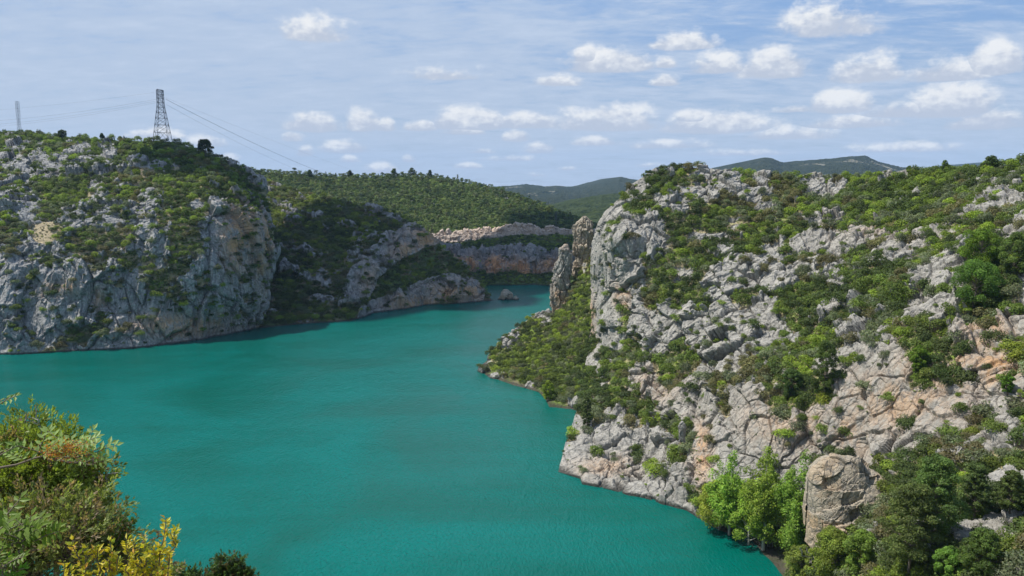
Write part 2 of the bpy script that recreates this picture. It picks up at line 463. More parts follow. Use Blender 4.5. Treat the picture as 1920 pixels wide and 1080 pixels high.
def sheet(name, B, T, Lc, Rc, depth_pts, ns, nt, dens, mat, amp=1.0, orange=(), grass=None, back=None,
          left_wrap=None, right_wrap=None, blockscale=(8.5, 3.0), flute=0.5, smoothrock=None, lift=1.2, seed=0, nsc=1.0, vn=1.0, bedamp=0.8, crackamp=0.8, ribs=None, kind='structure'):
    s = np.linspace(0, 1, ns); t = np.linspace(0, 1, nt)
    fb, ft, fl, fr = curve_fn(B), curve_fn(T), curve_fn(Lc), curve_fn(Rc)
    b_, t_, l_, r_ = fb(s), ft(s), fl(t), fr(t)
    S, TT = np.meshgrid(s, t)
    c00, c10, c01, c11 = np.array(B[0]), np.array(B[-1]), np.array(T[0]), np.array(T[-1])
    I = ((1 - TT)[..., None] * b_[None] + TT[..., None] * t_[None] + (1 - S)[..., None] * l_[:, None] + S[..., None] * r_[:, None]
         - ((1 - S) * (1 - TT))[..., None] * c00 - (S * (1 - TT))[..., None] * c10 - ((1 - S) * TT)[..., None] * c01 - (S * TT)[..., None] * c11)
    px, py = I[..., 0], I[..., 1]
    pts = [(p[0], p[1], (float(shore(p[0], p[1])) if p[2] == 'w' else p[2])) for p in depth_pts]
    Y = rbf_fit(pts)(px, py)
    P = world_at(px, py, Y)                       # rows bottom..top
    D = dens(px, py)
    if name == 'right_promontory': D = D - 0.07 * (1 - sstep(1350, 1500, px))
    nv = ns * nt
    Pf = P.reshape(-1, 3)
    # rock mask
    nz = fbm(Pf / (9.0 * nsc), 4, seed + 3).reshape(nt, ns)
    nz2 = fbm(Pf / (2.2 * nsc), 3, seed + 5).reshape(nt, ns)
    veg = D + vn * (0.62 * nz + 0.20 * nz2)
    rock = 1 - sstep(0.44, 0.56, veg)
    # base normals
    du = np.gradient(P, axis=1); dv = np.gradient(P, axis=0)
    Nn = np.cross(du, dv); Nn /= (np.linalg.norm(Nn, axis=-1, keepdims=True) + 1e-9)
    # smooth the normals
    for _ in range(6):
        Q = np.pad(Nn, ((1, 1), (1, 1), (0, 0)), mode='edge')
        Nn = (Q[1:-1, 1:-1] + Q[:-2, 1:-1] + Q[2:, 1:-1] + Q[1:-1, :-2] + Q[1:-1, 2:]) / 5
    Nn /= np.linalg.norm(Nn, axis=-1, keepdims=True)
    q = Pf * np.array([1, 1, flute])
    ridg = ridged(q / (9.0 * nsc), 4, seed + 11)
    big = fbm(Pf / (22.0 * nsc), 3, seed + 21)
    # tilted beds: rotate before the cells so that cracks run diagonally
    ca, sa = math.cos(0.6), math.sin(0.6)
    qr = np.stack([q[:, 0] * ca + q[:, 2] * sa * 1.6, q[:, 1], -q[:, 0] * sa + q[:, 2] * ca * 1.3], 1)
    qr = qr + 0.45 * np.stack([fbm(Pf / 3.0, 2, seed + 31), fbm(Pf / 3.0, 2, seed + 32), fbm(Pf / 3.0, 2, seed + 33)], 1)
    f1, f2, idv, tl1 = worley(qr / blockscale[0], seed + 41)
    g1, g2, idg, tl2 = worley(qr / blockscale[1] + tl1[:, None], seed + 47)
    crack = -1.0 * (1 - sstep(0.0, 0.07, f2 - f1)) - 0.26 * (1 - sstep(0.0, 0.12, g2 - g1))
    blocks = (idv - 0.5) * 1.7 + tl1 * 2.2 + (idg - 0.5) * 0.5 + tl2 * 0.6
    h1, h2, idh, tl3 = worley(qr / (blockscale[0] * 2.1), seed + 57)
    fine = fbm(Pf / 1.1, 3, seed + 51) * 0.20
    bd = (Pf[:, 2] - 0.6 * Pf[:, 0] + 0.25 * Pf[:, 1]) / (4.2 * nsc) + 0.8 * fbm(Pf / 15.0, 2, seed + 81)
    fr = bd - np.floor(bd)
    bedm = _h(np.floor(bd), np.floor(bd) * 0, np.floor(bd) * 0, seed)
    beds = (sstep(0, 0.10, fr) - fr - 0.5) * (0.6 + 1.3 * bedm) * sstep(-0.25, 0.2, fbm(Pf / 12.0, 2, seed + 83))
    blocks = blocks + tl3 * 3.4 + (idh - 0.5) * 1.6 - 0.9 * (1 - sstep(0.0, 0.045, h2 - h1))
    rmod = 1.0
    if smoothrock is not None:
        rmod = 1 - smoothrock(px, py).ravel() * 0.80
    rb = ribs(px, py).ravel() if callable(ribs) else (0.0 if ribs is None else ribs)
    ribd = ridged(Pf * np.array([1, 1, 0.10]) / (6.5 * nsc) + 0.25 * fbm(Pf / 9.0, 2, seed + 91)[:, None], 3, seed + 92) * 1.9
    beds = beds * (1 - np.clip(rb, 0, 1))
    disp = rock.ravel() * ribd * rb + big * 1.5 + rock.ravel() * ((beds * bedamp + ridg * 0.8) * rmod + (blocks * rmod + crack * crackamp + fine * (0.4 + 0.6 * rmod)) * 1.0 + lift) + (1 - rock.ravel()) * (fbm(Pf / 2.5, 3, seed + 61) * 0.35)
    disp = disp.reshape(nt, ns) * amp
    # keep the waterline and outer edge where they belong
    edge = np.minimum(1, 0.35 + TT * 12)
    if name == 'right_promontory': edge = edge * np.minimum(1, 0.25 + S * 9)
    P2 = P + Nn * (disp * edge)[..., None]
    P2[..., 2] = np.maximum(P2[..., 2], P[..., 2] * 0.4)
    org = blobs(px, py, orange) if orange else np.zeros_like(px)
    gr = grass(px, py) if callable(grass) else np.full_like(px, 0.5 if grass is None else grass)
    gr = gr + 0.35 * sstep(0.5, 0.85, veg) - 0.05
    if name == 'left_hill': gr = gr - 2.0 * sstep(0.35, 0.5, blobs(px, py, SCREE))
    colr = np.stack([rock, org, gr, np.ones_like(px)], -1)
    rows = [P2]; crs = [colr]
    # under water
    ext = []
    for dz in (-2.5, -9):
        e = P2[0:1].copy(); e[..., 2] = dz; e[..., 1] -= 0.6 * abs(dz) * 0.2; ext.append(e)
    ext = ext[::-1]
    G = np.concatenate(ext + [P2], 0); CC = np.concatenate([colr[:1]] * 2 + [colr], 0)
    if back is not None:
        es = []
        for bk in back:
            dx, dy, dz = bk[:3]
            e = P2[-1:].copy() + np.array([dx, dy, dz]); es.append(e)
            if len(bk) > 3:                       # falls faster towards the right end
                e[..., 2] -= bk[3] * sstep(0.3, 0.75, s)[None]
            e[..., 2] += fbm(e.reshape(-1, 3) / 14, 3, seed + 71).reshape(1, -1) * min(3.0, dy * 0.03)
        G = np.concatenate([G] + es, 0); CC = np.concatenate([CC] + [colr[-1:]] * len(es), 0)
    if left_wrap is not None:
        es = [G[:, :1] + np.array(o) for o in left_wrap][::-1]
        G = np.concatenate(es + [G], 1); CC = np.concatenate([CC[:, :1]] * len(es) + [CC], 1)
    if right_wrap is not None:
        es = [G[:, -1:] + np.array(o) for o in right_wrap]
        G = np.concatenate([G] + es, 1); CC = np.concatenate([CC] + [CC[:, -1:]] * len(es), 1)
    h, w = G.shape[:2]
    ii = np.arange(h * w).reshape(h, w)
    F = np.stack([ii[:-1, :-1], ii[:-1, 1:], ii[1:, 1:], ii[1:, :-1]], -1).reshape(-1, 4)
    o = obj(name, mesh_np(name, G.reshape(-1, 3), F, {'mix': CC.reshape(-1, 4)}), mat)
    tag(o, kind=kind)
    SHEETS[name] = dict(px=px, py=py, P=P2, D=D, rock=rock, veg=veg, N=Nn)
    return o


def ground_at(name, px, py):
    s = SHEETS[name]
    d = (s['px'] - px) ** 2 + (s['py'] - py) ** 2
    k = np.unravel_index(np.argmin(d), d.shape)
    return Vector(s['P'][k])


# --- right-hand promontory
DENS5 = grid_lookup(1100, 300, 40, [
    "5 4 3 7 7 4 6 5 5 5 5 6 8 8 6 7 7 7 7 7 7",
    "5 3 4 7 7 6 4 3 5 8 4 5 7 7 6 7 7 7 7 7 7",
    "3 4 7 4 3 8 6 7 4 6 7 8 8 7 7 8 7 6 6 6 7",
    "2 6 3 5 8 5 6 7 7 8 5 5 4 4 6 4 3 3 6 4 3",
    "2 3 4 4 8 6 4 6 3 5 5 3 7 5 3 5 4 4 8 8 8",
    "3 1 1 7 5 6 2 3 6 3 3 3 6 9 9 5 1 4 9 9 6",
    "2 2 2 7 6 6 4 5 4 8 8 4 5 7 7 3 1 3 7 8 2",
    "2 4 3 4 3 5 2 3 4 4 5 7 8 7 8 3 1 2 6 7 2",
    "6 3 4 6 4 4 4 3 3 3 5 7 2 6 5 7 7 2 2 4 6",
    "3 8 8 8 9 3 3 4 5 7 8 4 1 1 1 6 7 6 2 6 6",
    "8 8 4 3 4 2 7 4 5 8 8 6 1 1 1 6 6 3 2 3 2",
    "6 7 5 3 3 1 7 3 5 5 5 5 1 1 0 0 0 0 0 2 6",
    "6 3 4 8 8 1 1 1 0 0 0 1 3 0 0 0 0 1 7 7 6",
    "4 2 4 3 7 1 0 0 0 0 0 1 4 0 0 2 6 8 6 5 7",
    "1 1 3 3 6 2 0 0 0 0 0 4 3 6 7 7 7 5 3 5 8",
    "1 1 1 3 3 7 5 2 2 2 4 8 5 7 7 7 6 4 4 3 6",
    "2 2 2 2 4 6 8 8 8 8 8 8 8 7 8 8 8 8 8 6 7",
    "2 2 2 2 4 6 8 8 8 8 8 8 8 7 8 7 6 6 5 3 4",
    "2 2 2 2 4 6 8 8 8 8 8 8 8 8 8 8 8 8 7 4 4",
    "2 2 2 2 4 6 8 8 8 8 8 8 8 7 8 7 6 6 5 3 4"])
EDGE5 = [(1047, 885), (1062, 830), (1075, 790), (1090, 740), (1100, 680), (1107, 620), (1110, 540), (1112, 460), (1120, 430), (1135, 400), (1190, 345)]


def grass5(px, py):
    g = 0.35 + 0.3 * sstep(1450, 1800, px) * (1 - sstep(380, 480, py)) - 0.2 * blobs(px, py, [(1640, 440, 120, 30, 1), (1280, 730, 60, 60, 1), (1530, 620, 40, 40, 1)])
    return g


sheet('right_promontory',
      B=[(1047, 885), (1088, 894), (1092, 908), (1180, 930), (1290, 957), (1340, 990), (1430, 1040), (1470, 1082), (1560, 1150), (1980, 1190)],
      T=[(1190, 345), (1215, 326), (1240, 320), (1310, 311), (1345, 318), (1380, 326), (1450, 332), (1540, 336), (1640, 329), (1740, 325), (1800, 318), (1850, 314), (1980, 304)],
      Lc=EDGE5, Rc=[(1980, 1190), (1980, 304)],
      depth_pts=[(1047, 885, 'w'), (1090, 908, 'w'), (1180, 930, 'w'), (1290, 957, 'w'), (1340, 990, 'w'), (1430, 1040, 'w'), (1470, 1082, 'w'),
                 (1062, 830, 250), (1075, 790, 262), (1090, 740, 288), (1100, 680, 316), (1107, 620, 338), (1110, 540, 344), (1112, 460, 347), (1120, 430, 349),
                 (1135, 400, 351), (1190, 345, 357), (1310, 311, 354), (1450, 331, 347), (1640, 328, 331), (1740, 324, 311), (1850, 313, 285), (1980, 303, 262),
                 (1160, 450, 315), (1160, 600, 305), (1170, 700, 283), (1150, 800, 258),
                 (1250, 400, 326), (1250, 500, 305), (1250, 600, 288), (1250, 700, 270), (1250, 800, 250), (1200, 865, 240), (1290, 860, 222),
                 (1400, 900, 205), (1400, 800, 214), (1400, 720, 224), (1400, 640, 250), (1400, 500, 288), (1400, 400, 322),
                 (1560, 850, 194), (1540, 760, 202), (1560, 690, 211), (1560, 610, 238), (1560, 500, 268), (1560, 400, 305),
                 (1700, 800, 178), (1700, 700, 186), (1700, 640, 193), (1700, 560, 216), (1700, 450, 252), (1700, 380, 285),
                 (1850, 750, 167), (1850, 690, 172), (1850, 600, 188), (1850, 500, 206), (1850, 420, 230), (1850, 350, 262),
                 (1980, 700, 158), (1980, 550, 180), (1980, 420, 210), (1850, 850, 150), (1700, 900, 158), (1850, 980, 131), (1700, 1050, 128),
                 (1600, 1050, 150), (1560, 960, 178), (1620, 880, 180), (1980, 1190, 92), (1700, 1160, 112), (1560, 1140, 142), (1980, 850, 138), (1450, 960, 198)],
      ns=720, nt=620, dens=DENS5, mat=M_ROCK,
      orange=[(1060, 640, 1, 1, 0), (1112, 600, 8, 40, .9), (1170, 560, 12, 22, .8), (1480, 790, 90, 60, .45), (1510, 800, 50, 50, .5), (1700, 760, 130, 60, .6), (1780, 700, 90, 50, .75), (1880, 700, 60, 40, 1.0),
              (1860, 640, 50, 40, .8), (1320, 850, 20, 60, .9), (1600, 800, 40, 60, .6), (1230, 730, 60, 40, .4), (1140, 880, 60, 20, .5), (1640, 430, 90, 30, .3)],
      grass=grass5, back=[(0, 6, -0.5), (0, 20, -2), (0, 60, -10), (0, 130, -40), (0, 180, -96)],
      left_wrap=[(0.8, 3.0, 0), (3, 8, -0.5), (10, 18, -2), (25, 45, -6)],
      right_wrap=[(6, -1, 0.3), (20, -5, -0.5), (60, -14, 1), (150, -30, 2), (400, -60, 4)],
      smoothrock=lambda px, py: np.clip(blobs(px, py, [(1420, 850, 130, 75, 1.1), (1470, 790, 90, 60, 1), (1720, 760, 170, 75, 1.0), (1640, 700, 70, 50, .6), (1090, 850, 45, 60, 1), (1130, 870, 60, 40, .8), (1180, 430, 90, 60, .35), (1740, 520, 50, 40, .6), (1320, 450, 40, 50, .6)]), 0, 1),
      ribs=lambda px, py: 1.0 - sstep(1190, 1330, px), seed=5)

# --- low headland below the pinnacles
DENS6 = grid_lookup(880, 560, 40, [
    "3 3 4 5 7 8", "3 4 6 8 8 8", "3 6 6 8 8 8", "1 7 8 8 8 7", "5 7 7 8 7 4", "2 5 5 5 3 3"])
sheet('low_headland',
      B=[(895, 697), (920, 710), (960, 722), (1010, 735), (1024, 750), (1030, 764), (1075, 768), (1130, 790)],
      T=[(897, 692), (905, 680), (920, 660), (960, 620), (1000, 594), (1035, 588), (1060, 586), (1076, 525), (1090, 492), (1130, 482)],
      Lc=[(895, 697), (897, 692)], Rc=[(1130, 790), (1130, 482)],
      depth_pts=[(895, 697, 'w'), (920, 710, 'w'), (960, 722, 'w'), (1010, 735, 'w'), (1030, 764, 'w'), (1075, 768, 'w'), (1130, 790, 'w'),
                 (905, 680, 380), (920, 660, 386), (960, 620, 396), (1000, 594, 402), (1035, 588, 406), (1076, 525, 402), (1090, 492, 398), (1130, 482, 392),
                 (950, 670, 378), (1000, 650, 374), (1060, 640, 362), (1050, 700, 340), (1110, 600, 352), (1110, 690, 322), (1110, 740, 305)],
      ns=220, nt=260, dens=DENS6, mat=M_ROCK, grass=0.45, back=[(0, 4, -0.5), (0, 12, -4), (0, 30, -40)], amp=0.8,
      right_wrap=[(10, 2, 0)], seed=6, lift=1.0)

# --- left-hand hill
DENS1 = grid_lookup(0, 240, 40, [
    "3 2 2 3 2 2 2 2 4 7 6 5 5", "1 1 1 3 1 1 3 6 7 8 8 6 5", "4 4 6 6 6 7 7 6 8 8 8 6 4", "3 3 8 7 6 5 5 7 8 7 3 7 7",
    "5 5 7 6 5 5 3 4 6 5 3 3 5", "8 4 5 7 6 6 4 3 8 5 2 1 4", "2 6 6 5 5 6 7 6 8 5 2 3 4", "4 6 2 2 3 5 6 7 6 3 2 4 3",
    "3 3 1 1 4 3 5 4 4 1 1 5 3", "2 2 2 6 6 2 4 3 1 1 3 5 3", "3 6 6 5 4 4 5 3 2 2 3 3 3"])


def grass1(px, py):
    return 0.25 + 0.75 * (1 - sstep(290, 340, py + 0.02 * px)) - 0.5 * blobs(px, py, [(85, 435, 38, 26, 1.2), (270, 325, 25, 12, 1), (330, 318, 15, 8, 1)])


SCREE = [(88, 436, 34, 24, 1), (272, 325, 22, 9, 1), (330, 318, 12, 7, 1), (215, 330, 14, 10, .8)]


def dens1(px, py):
    d = DENS1(px, py); d = d - 0.12 * sstep(430, 480, py)
    sc_ = sstep(0.35, 0.5, blobs(px, py, SCREE)); d = d * (1 - sc_) + 0.9 * sc_
    top = 1 - sstep(285, 310, py)
    rk = blobs(px, py, [(30, 275, 28, 22, .5), (75, 280, 18, 18, .4), (160, 282, 30, 18, .4), (200, 280, 30, 18, .45), (10, 300, 20, 10, .4), (270, 268, 40, 6, .4), (180, 262, 30, 5, .3)])
    return d * (1 - top) + top * (0.85 - rk)


sheet('left_hill',
      B=[(-70, 668), (0, 664), (60, 660), (150, 657), (300, 648), (400, 631), (450, 622), (490, 613)],
      T=[(-70, 246), (0, 249), (60, 252), (110, 258), (200, 264), (290, 264), (330, 267), (375, 283), (400, 295), (440, 309), (470, 326), (487, 340)],
      Lc=[(-70, 668), (-70, 246)], Rc=[(490, 613), (487, 560), (500, 520), (512, 450), (505, 400), (497, 365), (487, 340)],
      depth_pts=[(-70, 668, 'w'), (0, 664, 'w'), (150, 657, 'w'), (300, 648, 'w'), (400, 631, 'w'), (450, 622, 'w'), (490, 613, 'w'),
                 (300, 560, 432), (300, 480, 440), (300, 400, 455), (300, 340, 485), (300, 300, 520), (300, 264, 558),
                 (150, 560, 423), (150, 480, 431), (150, 420, 450), (150, 340, 500), (150, 300, 540), (150, 260, 610),
                 (0, 560, 416), (0, 480, 428), (0, 400, 455), (0, 320, 520), (0, 290, 570), (0, 249, 650), (-70, 246, 660), (-70, 480, 426),
                 (400, 560, 444), (400, 480, 449), (400, 400, 462), (400, 340, 492), (400, 295, 540), (460, 330, 532), (500, 450, 502), (495, 380, 522), (488, 560, 480), (450, 560, 456), (450, 420, 474)],
      ns=440, nt=360, dens=dens1, mat=M_ROCKL,
      orange=[(440, 450, 24, 60, 1.2), (480, 460, 14, 70, 1.2), (330, 610, 80, 20, .9), (120, 545, 40, 14, .9), (185, 560, 10, 22, .8), (340, 620, 60, 14, .8), (400, 600, 30, 20, .6)],
      grass=grass1, back=[(-5, 12, -0.6, 8), (-34, 60, -3, 80), (-80, 160, -4, 130), (-140, 300, -4, 140), (-190, 420, -30, 110), (-210, 500, -140, 0)], bedamp=0.35, crackamp=0.4, ribs=lambda px, py: sstep(400, 460, py + 0.0 * px) * 1.0 + 0.2,
      left_wrap=[(-8, 1, 0), (-30, 4, 1), (-120, 10, 2), (-400, 20, 5)], right_wrap=[(-0.5, 4, 0), (-3, 14, -1), (-8, 30, -4)], blockscale=(12, 4.2), flute=0.38, seed=1, amp=1.25, nsc=1.2)

# --- middle peninsula
DENS2 = grid_lookup(480, 320, 40, [
    "7 5 4 5 5 6 6 6 6 6 6 6", "7 4 3 4 5 5 6 4 6 6 6 6", "7 7 4 6 7 7 5 3 6 6 6 6", "5 7 7 6 6 7 2 2 8 7 6 6",
    "5 7 6 6 5 2 4 8 7 7 5 5", "6 6 5 7 4 2 7 7 3 1 3 7", "6 6 5 6 7 4 1 1 1 3 7 8", "6 6 7 8 8 7 4 4 4 4 8 8"])
def polyband(px, py, pts, w):
    d = np.full(px.shape, 1e9)
    for (a, b) in zip(pts[:-1], pts[1:]):
        ax, ay = a; bx, by = b; L2 = (bx - ax) ** 2 + (by - ay) ** 2
        t = np.clip(((px - ax) * (bx - ax) + (py - ay) * (by - ay)) / L2, 0, 1)
        d = np.minimum(d, np.hypot(px - ax - t * (bx - ax), py - ay - t * (by - ay)))
    return 1 - sstep(w * 0.75, w * 1.15, d)


def dens2(px, py):
    k = np.maximum(polyband(px, py, [(668, 545), (690, 505), (735, 468), (798, 440)], 25), polyband(px, py, [(690, 592), (760, 562), (830, 540), (885, 552)], 22))
    k = np.maximum(k, polyband(px, py, [(600, 352), (680, 388), (745, 412)], 4) * 0.6)
    return np.maximum(DENS2(px, py), 0.68) * (1 - k) - 0.15 * k


sheet('middle_peninsula',
      B=[(470, 617), (560, 608), (660, 602), (700, 586), (800, 571), (880, 567), (905, 566), (925, 564)],
      T=[(470, 325), (505, 343), (560, 358), (620, 371), (680, 392), (740, 403), (775, 419), (800, 437), (815, 455), (850, 483), (880, 507), (905, 538), (922, 561)],
      Lc=[(470, 617), (470, 325)], Rc=[(925, 564), (922, 561)],
      depth_pts=[(470, 617, 'w'), (560, 608, 'w'), (660, 602, 'w'), (700, 586, 'w'), (800, 571, 'w'), (880, 567, 'w'), (925, 564, 'w'),
                 (470, 325, 740), (560, 360, 690), (680, 395, 642), (740, 405, 632), (800, 440, 612), (850, 485, 606), (905, 540, 596),
                 (500, 500, 542), (500, 420, 600), (600, 550, 526), (600, 450, 578), (600, 400, 622), (700, 480, 566), (700, 530, 548), (660, 520, 540),
                 (780, 450, 592), (760, 490, 582), (850, 520, 587), (800, 535, 573), (880, 545, 588)],
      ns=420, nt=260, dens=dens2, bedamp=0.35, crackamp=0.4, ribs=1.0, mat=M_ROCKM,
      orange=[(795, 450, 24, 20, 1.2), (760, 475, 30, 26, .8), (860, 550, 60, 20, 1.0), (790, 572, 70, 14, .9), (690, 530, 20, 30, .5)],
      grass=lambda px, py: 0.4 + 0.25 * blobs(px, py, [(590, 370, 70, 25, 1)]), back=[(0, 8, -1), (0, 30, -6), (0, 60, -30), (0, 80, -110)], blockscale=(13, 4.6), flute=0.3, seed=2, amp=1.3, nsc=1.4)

# --- far cliff with a scrub plateau, and the vegetation strip at its foot
def dens4(px, py):
    top = 464 + 6 * np.sin(px / 23.0) + 0.03 * (px - 900)
    inside = sstep(0, 6, py - top) * (1 - sstep(510, 516, py))
    return 0.9 - 0.85 * inside


M_WALL = terrain_material('orange_streaked_cliff', rock_a=(0.20, 0.19, 0.19), rock_b=(0.36, 0.34, 0.325), orange=(0.52, 0.28, 0.14), sc=0.55, streak=0.9, grass=(0.075, 0.105, 0.03), soil=(0.26, 0.20, 0.13))
sheet('far_cliff',
      B=[(780, 532), (1000, 534), (1130, 536)], T=[(780, 449), (850, 457), (900, 450), (960, 443), (1130, 441)],
      Lc=[(780, 532), (780, 449)], Rc=[(1130, 536), (1130, 441)],
      depth_pts=[(780, 532, 'w'), (1000, 534, 'w'), (1130, 536, 'w'), (800, 513, 693), (900, 513, 693), (1000, 514, 693), (1130, 515, 693),
                 (800, 468, 700), (860, 468, 700), (1000, 472, 700), (1130, 474, 700), (780, 449, 772), (850, 457, 772), (960, 443, 776), (1130, 441, 780), (850, 490, 696), (1000, 490, 697)],
      ns=340, nt=120, dens=dens4, mat=M_WALL, bedamp=0.0, crackamp=0.3, ribs=1.2,
      orange=[(868, 500, 30, 16, 1.5), (925, 503, 28, 14, 1.5), (985, 506, 38, 13, 1.7), (1030, 502, 24, 14, 1.2)], grass=0.8,
      back=[(0, 3, 0)], blockscale=(7, 3.0), flute=0.14, seed=4, amp=1.3, nsc=1.0, vn=0.6)
sheet('road_cut',
      B=[(800, 461), (850, 458), (900, 451), (960, 444), (1130, 442)], T=[(800, 441), (870, 434), (915, 430), (960, 424), (1000, 425), (1075, 433), (1130, 434)],
      Lc=[(800, 461), (800, 441)], Rc=[(1130, 442), (1130, 434)],
      depth_pts=[(800, 461, 774), (900, 451, 776), (1130, 442, 780), (800, 441, 786), (960, 424, 790), (1130, 434, 792)],
      ns=260, nt=30, dens=lambda px, py: np.full_like(px, 0.0), mat=M_CUT, orange=[(960, 430, 120, 8, .6)], grass=0.3, back=[(0, 8, 1)],
      blockscale=(5, 2.0), flute=0.9, seed=9, amp=0.8, nsc=0.7)

# --- wooded hill
sheet('wooded_hill',
      B=[(420, 420), (700, 440), (805, 441), (870, 434), (960, 425), (1075, 433), (1150, 440)],
      T=[(420, 316), (520, 325), (620, 330), (700, 332), (760, 329), (830, 334), (880, 344), (940, 358), (1000, 380), (1050, 399), (1095, 419), (1150, 438)],
      Lc=[(420, 420), (420, 316)], Rc=[(1150, 440), (1150, 438)],
      depth_pts=[(420, 316, 1000), (620, 330, 1070), (760, 329, 1100), (880, 344, 1050), (1000, 380, 960), (1095, 419, 860), (1150, 438, 800),
                 (805, 441, 792), (960, 425, 796), (1075, 433, 798), (600, 400, 860), (420, 420, 840), (800, 385, 920), (700, 440, 800), (500, 360, 920)],
      ns=200, nt=80, dens=lambda px, py: np.full_like(px, 0.9), mat=M_ROCKM, grass=0.9,
      back=[(0, 30, -4), (0, 200, -40), (0, 500, -90)], seed=8, amp=1.2)

# ------------------------------------------------------------------ hills far away, valley floor, near hillside, water
def hill_material(name, c1, c2, field=(0.2, 0.2, 0.1), fs=0.0):
    mt, nt, N, L = mat_new(name); b = NB(nt)
    geo = N.new('ShaderNodeNewGeometry'); P = geo.outputs['Position']
    n = b.noise(P, 0.035, 8, 0.75); n2 = b.noise(P, 0.004, 4, 0.6); v = b.vor(P, 0.10)
    c = b.mix(b.mapr(n, 0.38, 0.62), c1, c2)
    c = b.mix(b.mapr(v, 0.2, 0.8, 0.0, 0.4), c, tuple(x * 0.5 for x in c1))
    c = b.mix(b.m('MULTIPLY', b.mapr(b.m('ADD', n2, b.m('MULTIPLY', n, 0.35)), 0.80, 0.86), fs), c, field)
    s = b.bsdf(c, 0.95, 0.1, b.bump(b.m('ADD', n, b.m('MULTIPLY', v, -0.5)), 1.0, 14.0))
    b.out(s.outputs[0]); return mt


def far_hill(name, T, Yt, yb, Yb, mat, ns, nt, rough, seed):
    """ridge with its skyline along T at distance Yt, falling towards the viewer to pixel row yb at distance Yb"""
    f = curve_fn(T); s = np.linspace(0, 1, ns); I = f(s)
    rows = []
    for t in np.linspace(0, 1, nt):
        px = I[:, 0]; py = I[:, 1] * t + yb * (1 - t)
        Y = Yb + (Yt - Yb) * t ** 1.3
        rows.append(world_at(px, py, Y))
    P = np.array(rows)
    Pf = P.reshape(-1, 3) * np.array([1, 1, 0.2])
    sp = (Yt - Yb)
    amp = np.sin(np.clip(np.linspace(0, 1, nt), 0, 1) * math.pi * 0.92)[:, None]
    P[..., 1] += (ridged(Pf / (sp * 0.30), 4, seed).reshape(nt, ns)) * sp * 0.06 * amp
    P[..., 2] += fbm(Pf / (rough * 6), 4, seed + 5).reshape(nt, ns) * rough * 0.9 * (0.3 + amp) + ridged(Pf / rough, 2, seed + 9).reshape(nt, ns) * rough * 0.22
    back = [P[-1:] + np.array([0, sp * 0.4 * k, -abs(P[-1, :, 2].mean()) * 0.12 * k * k]) for k in (1, 2, 3)]
    G = np.concatenate([P] + back, 0); h, w = G.shape[:2]
    ii = np.arange(h * w).reshape(h, w)
    F = np.stack([ii[:-1, :-1], ii[:-1, 1:], ii[1:, 1:], ii[1:, :-1]], -1).reshape(-1, 4)
    o = obj(name, mesh_np(name, G.reshape(-1, 3), F, smooth=False), mat); tag(o, kind='structure')
    return o


M_FAR = hill_material('far_wooded_hill', (0.022, 0.034, 0.020), (0.052, 0.064, 0.036), (0.30, 0.28, 0.22), 0.8)
M_FARG = hill_material('near_wooded_hill', (0.026, 0.044, 0.016), (0.062, 0.085, 0.030))
far_hill('far_hills', [(1225, 352), (1260, 334), (1340, 315), (1400, 303), (1432, 296), (1450, 297), (1470, 305), (1500, 302), (1530, 300), (1570, 297), (1600, 292), (1625, 293), (1650, 303), (1690, 314), (1740, 320), (1800, 330), (1860, 340)],
         3600, 350, 2300, M_FAR, 560, 90, 11, 31)
far_hill('far_hills', [(900, 352), (950, 349), (985, 346), (1020, 350), (1045, 348), (1070, 350), (1090, 350), (1120, 344), (1145, 338), (1163, 332), (1180, 335), (1200, 337), (1230, 342), (1400, 350)],
         4200, 400, 1900, M_FAR, 420, 120, 12, 37)
far_hill('far_hills', [(1700, 325), (1800, 315), (1830, 310), (1870, 302), (1900, 301), (1960, 306), (2060, 320), (2200, 330)],
         6500, 345, 4200, M_FAR, 260, 40, 18, 41)
far_hill('valley_hills', [(900, 410), (980, 392), (1040, 384), (1060, 380), (1090, 372), (1130, 366), (1180, 362), (1260, 356), (1400, 360)],
         1650, 435, 1050, M_FARG, 420, 90, 7, 43)
far_hill('far_hills', [(-900, 335), (-300, 328), (0, 334), (300, 330), (600, 336), (900, 345)], 5200, 350, 3000, M_FAR, 300, 40, 16, 47)

# valley floor reaching the horizon
xs = np.linspace(-9000, 9000, 90); ys = np.r_[np.linspace(805, 2600, 40), np.linspace(2800, 11500, 30)]
X, Yg = np.meshgrid(xs, ys)
Z = 10 + fbm(np.stack([X.ravel(), Yg.ravel(), 0 * X.ravel()], 1) / 900, 4, 77).reshape(X.shape) * 14
ii = np.arange(X.size).reshape(X.shape)
F = np.stack([ii[:-1, :-1], ii[:-1, 1:], ii[1:, 1:], ii[1:, :-1]], -1).reshape(-1, 4)
tag(obj('ground', mesh_np('ground', np.stack([X, Yg, Z], -1).reshape(-1, 3), F, smooth=True), M_FARG), kind='structure')


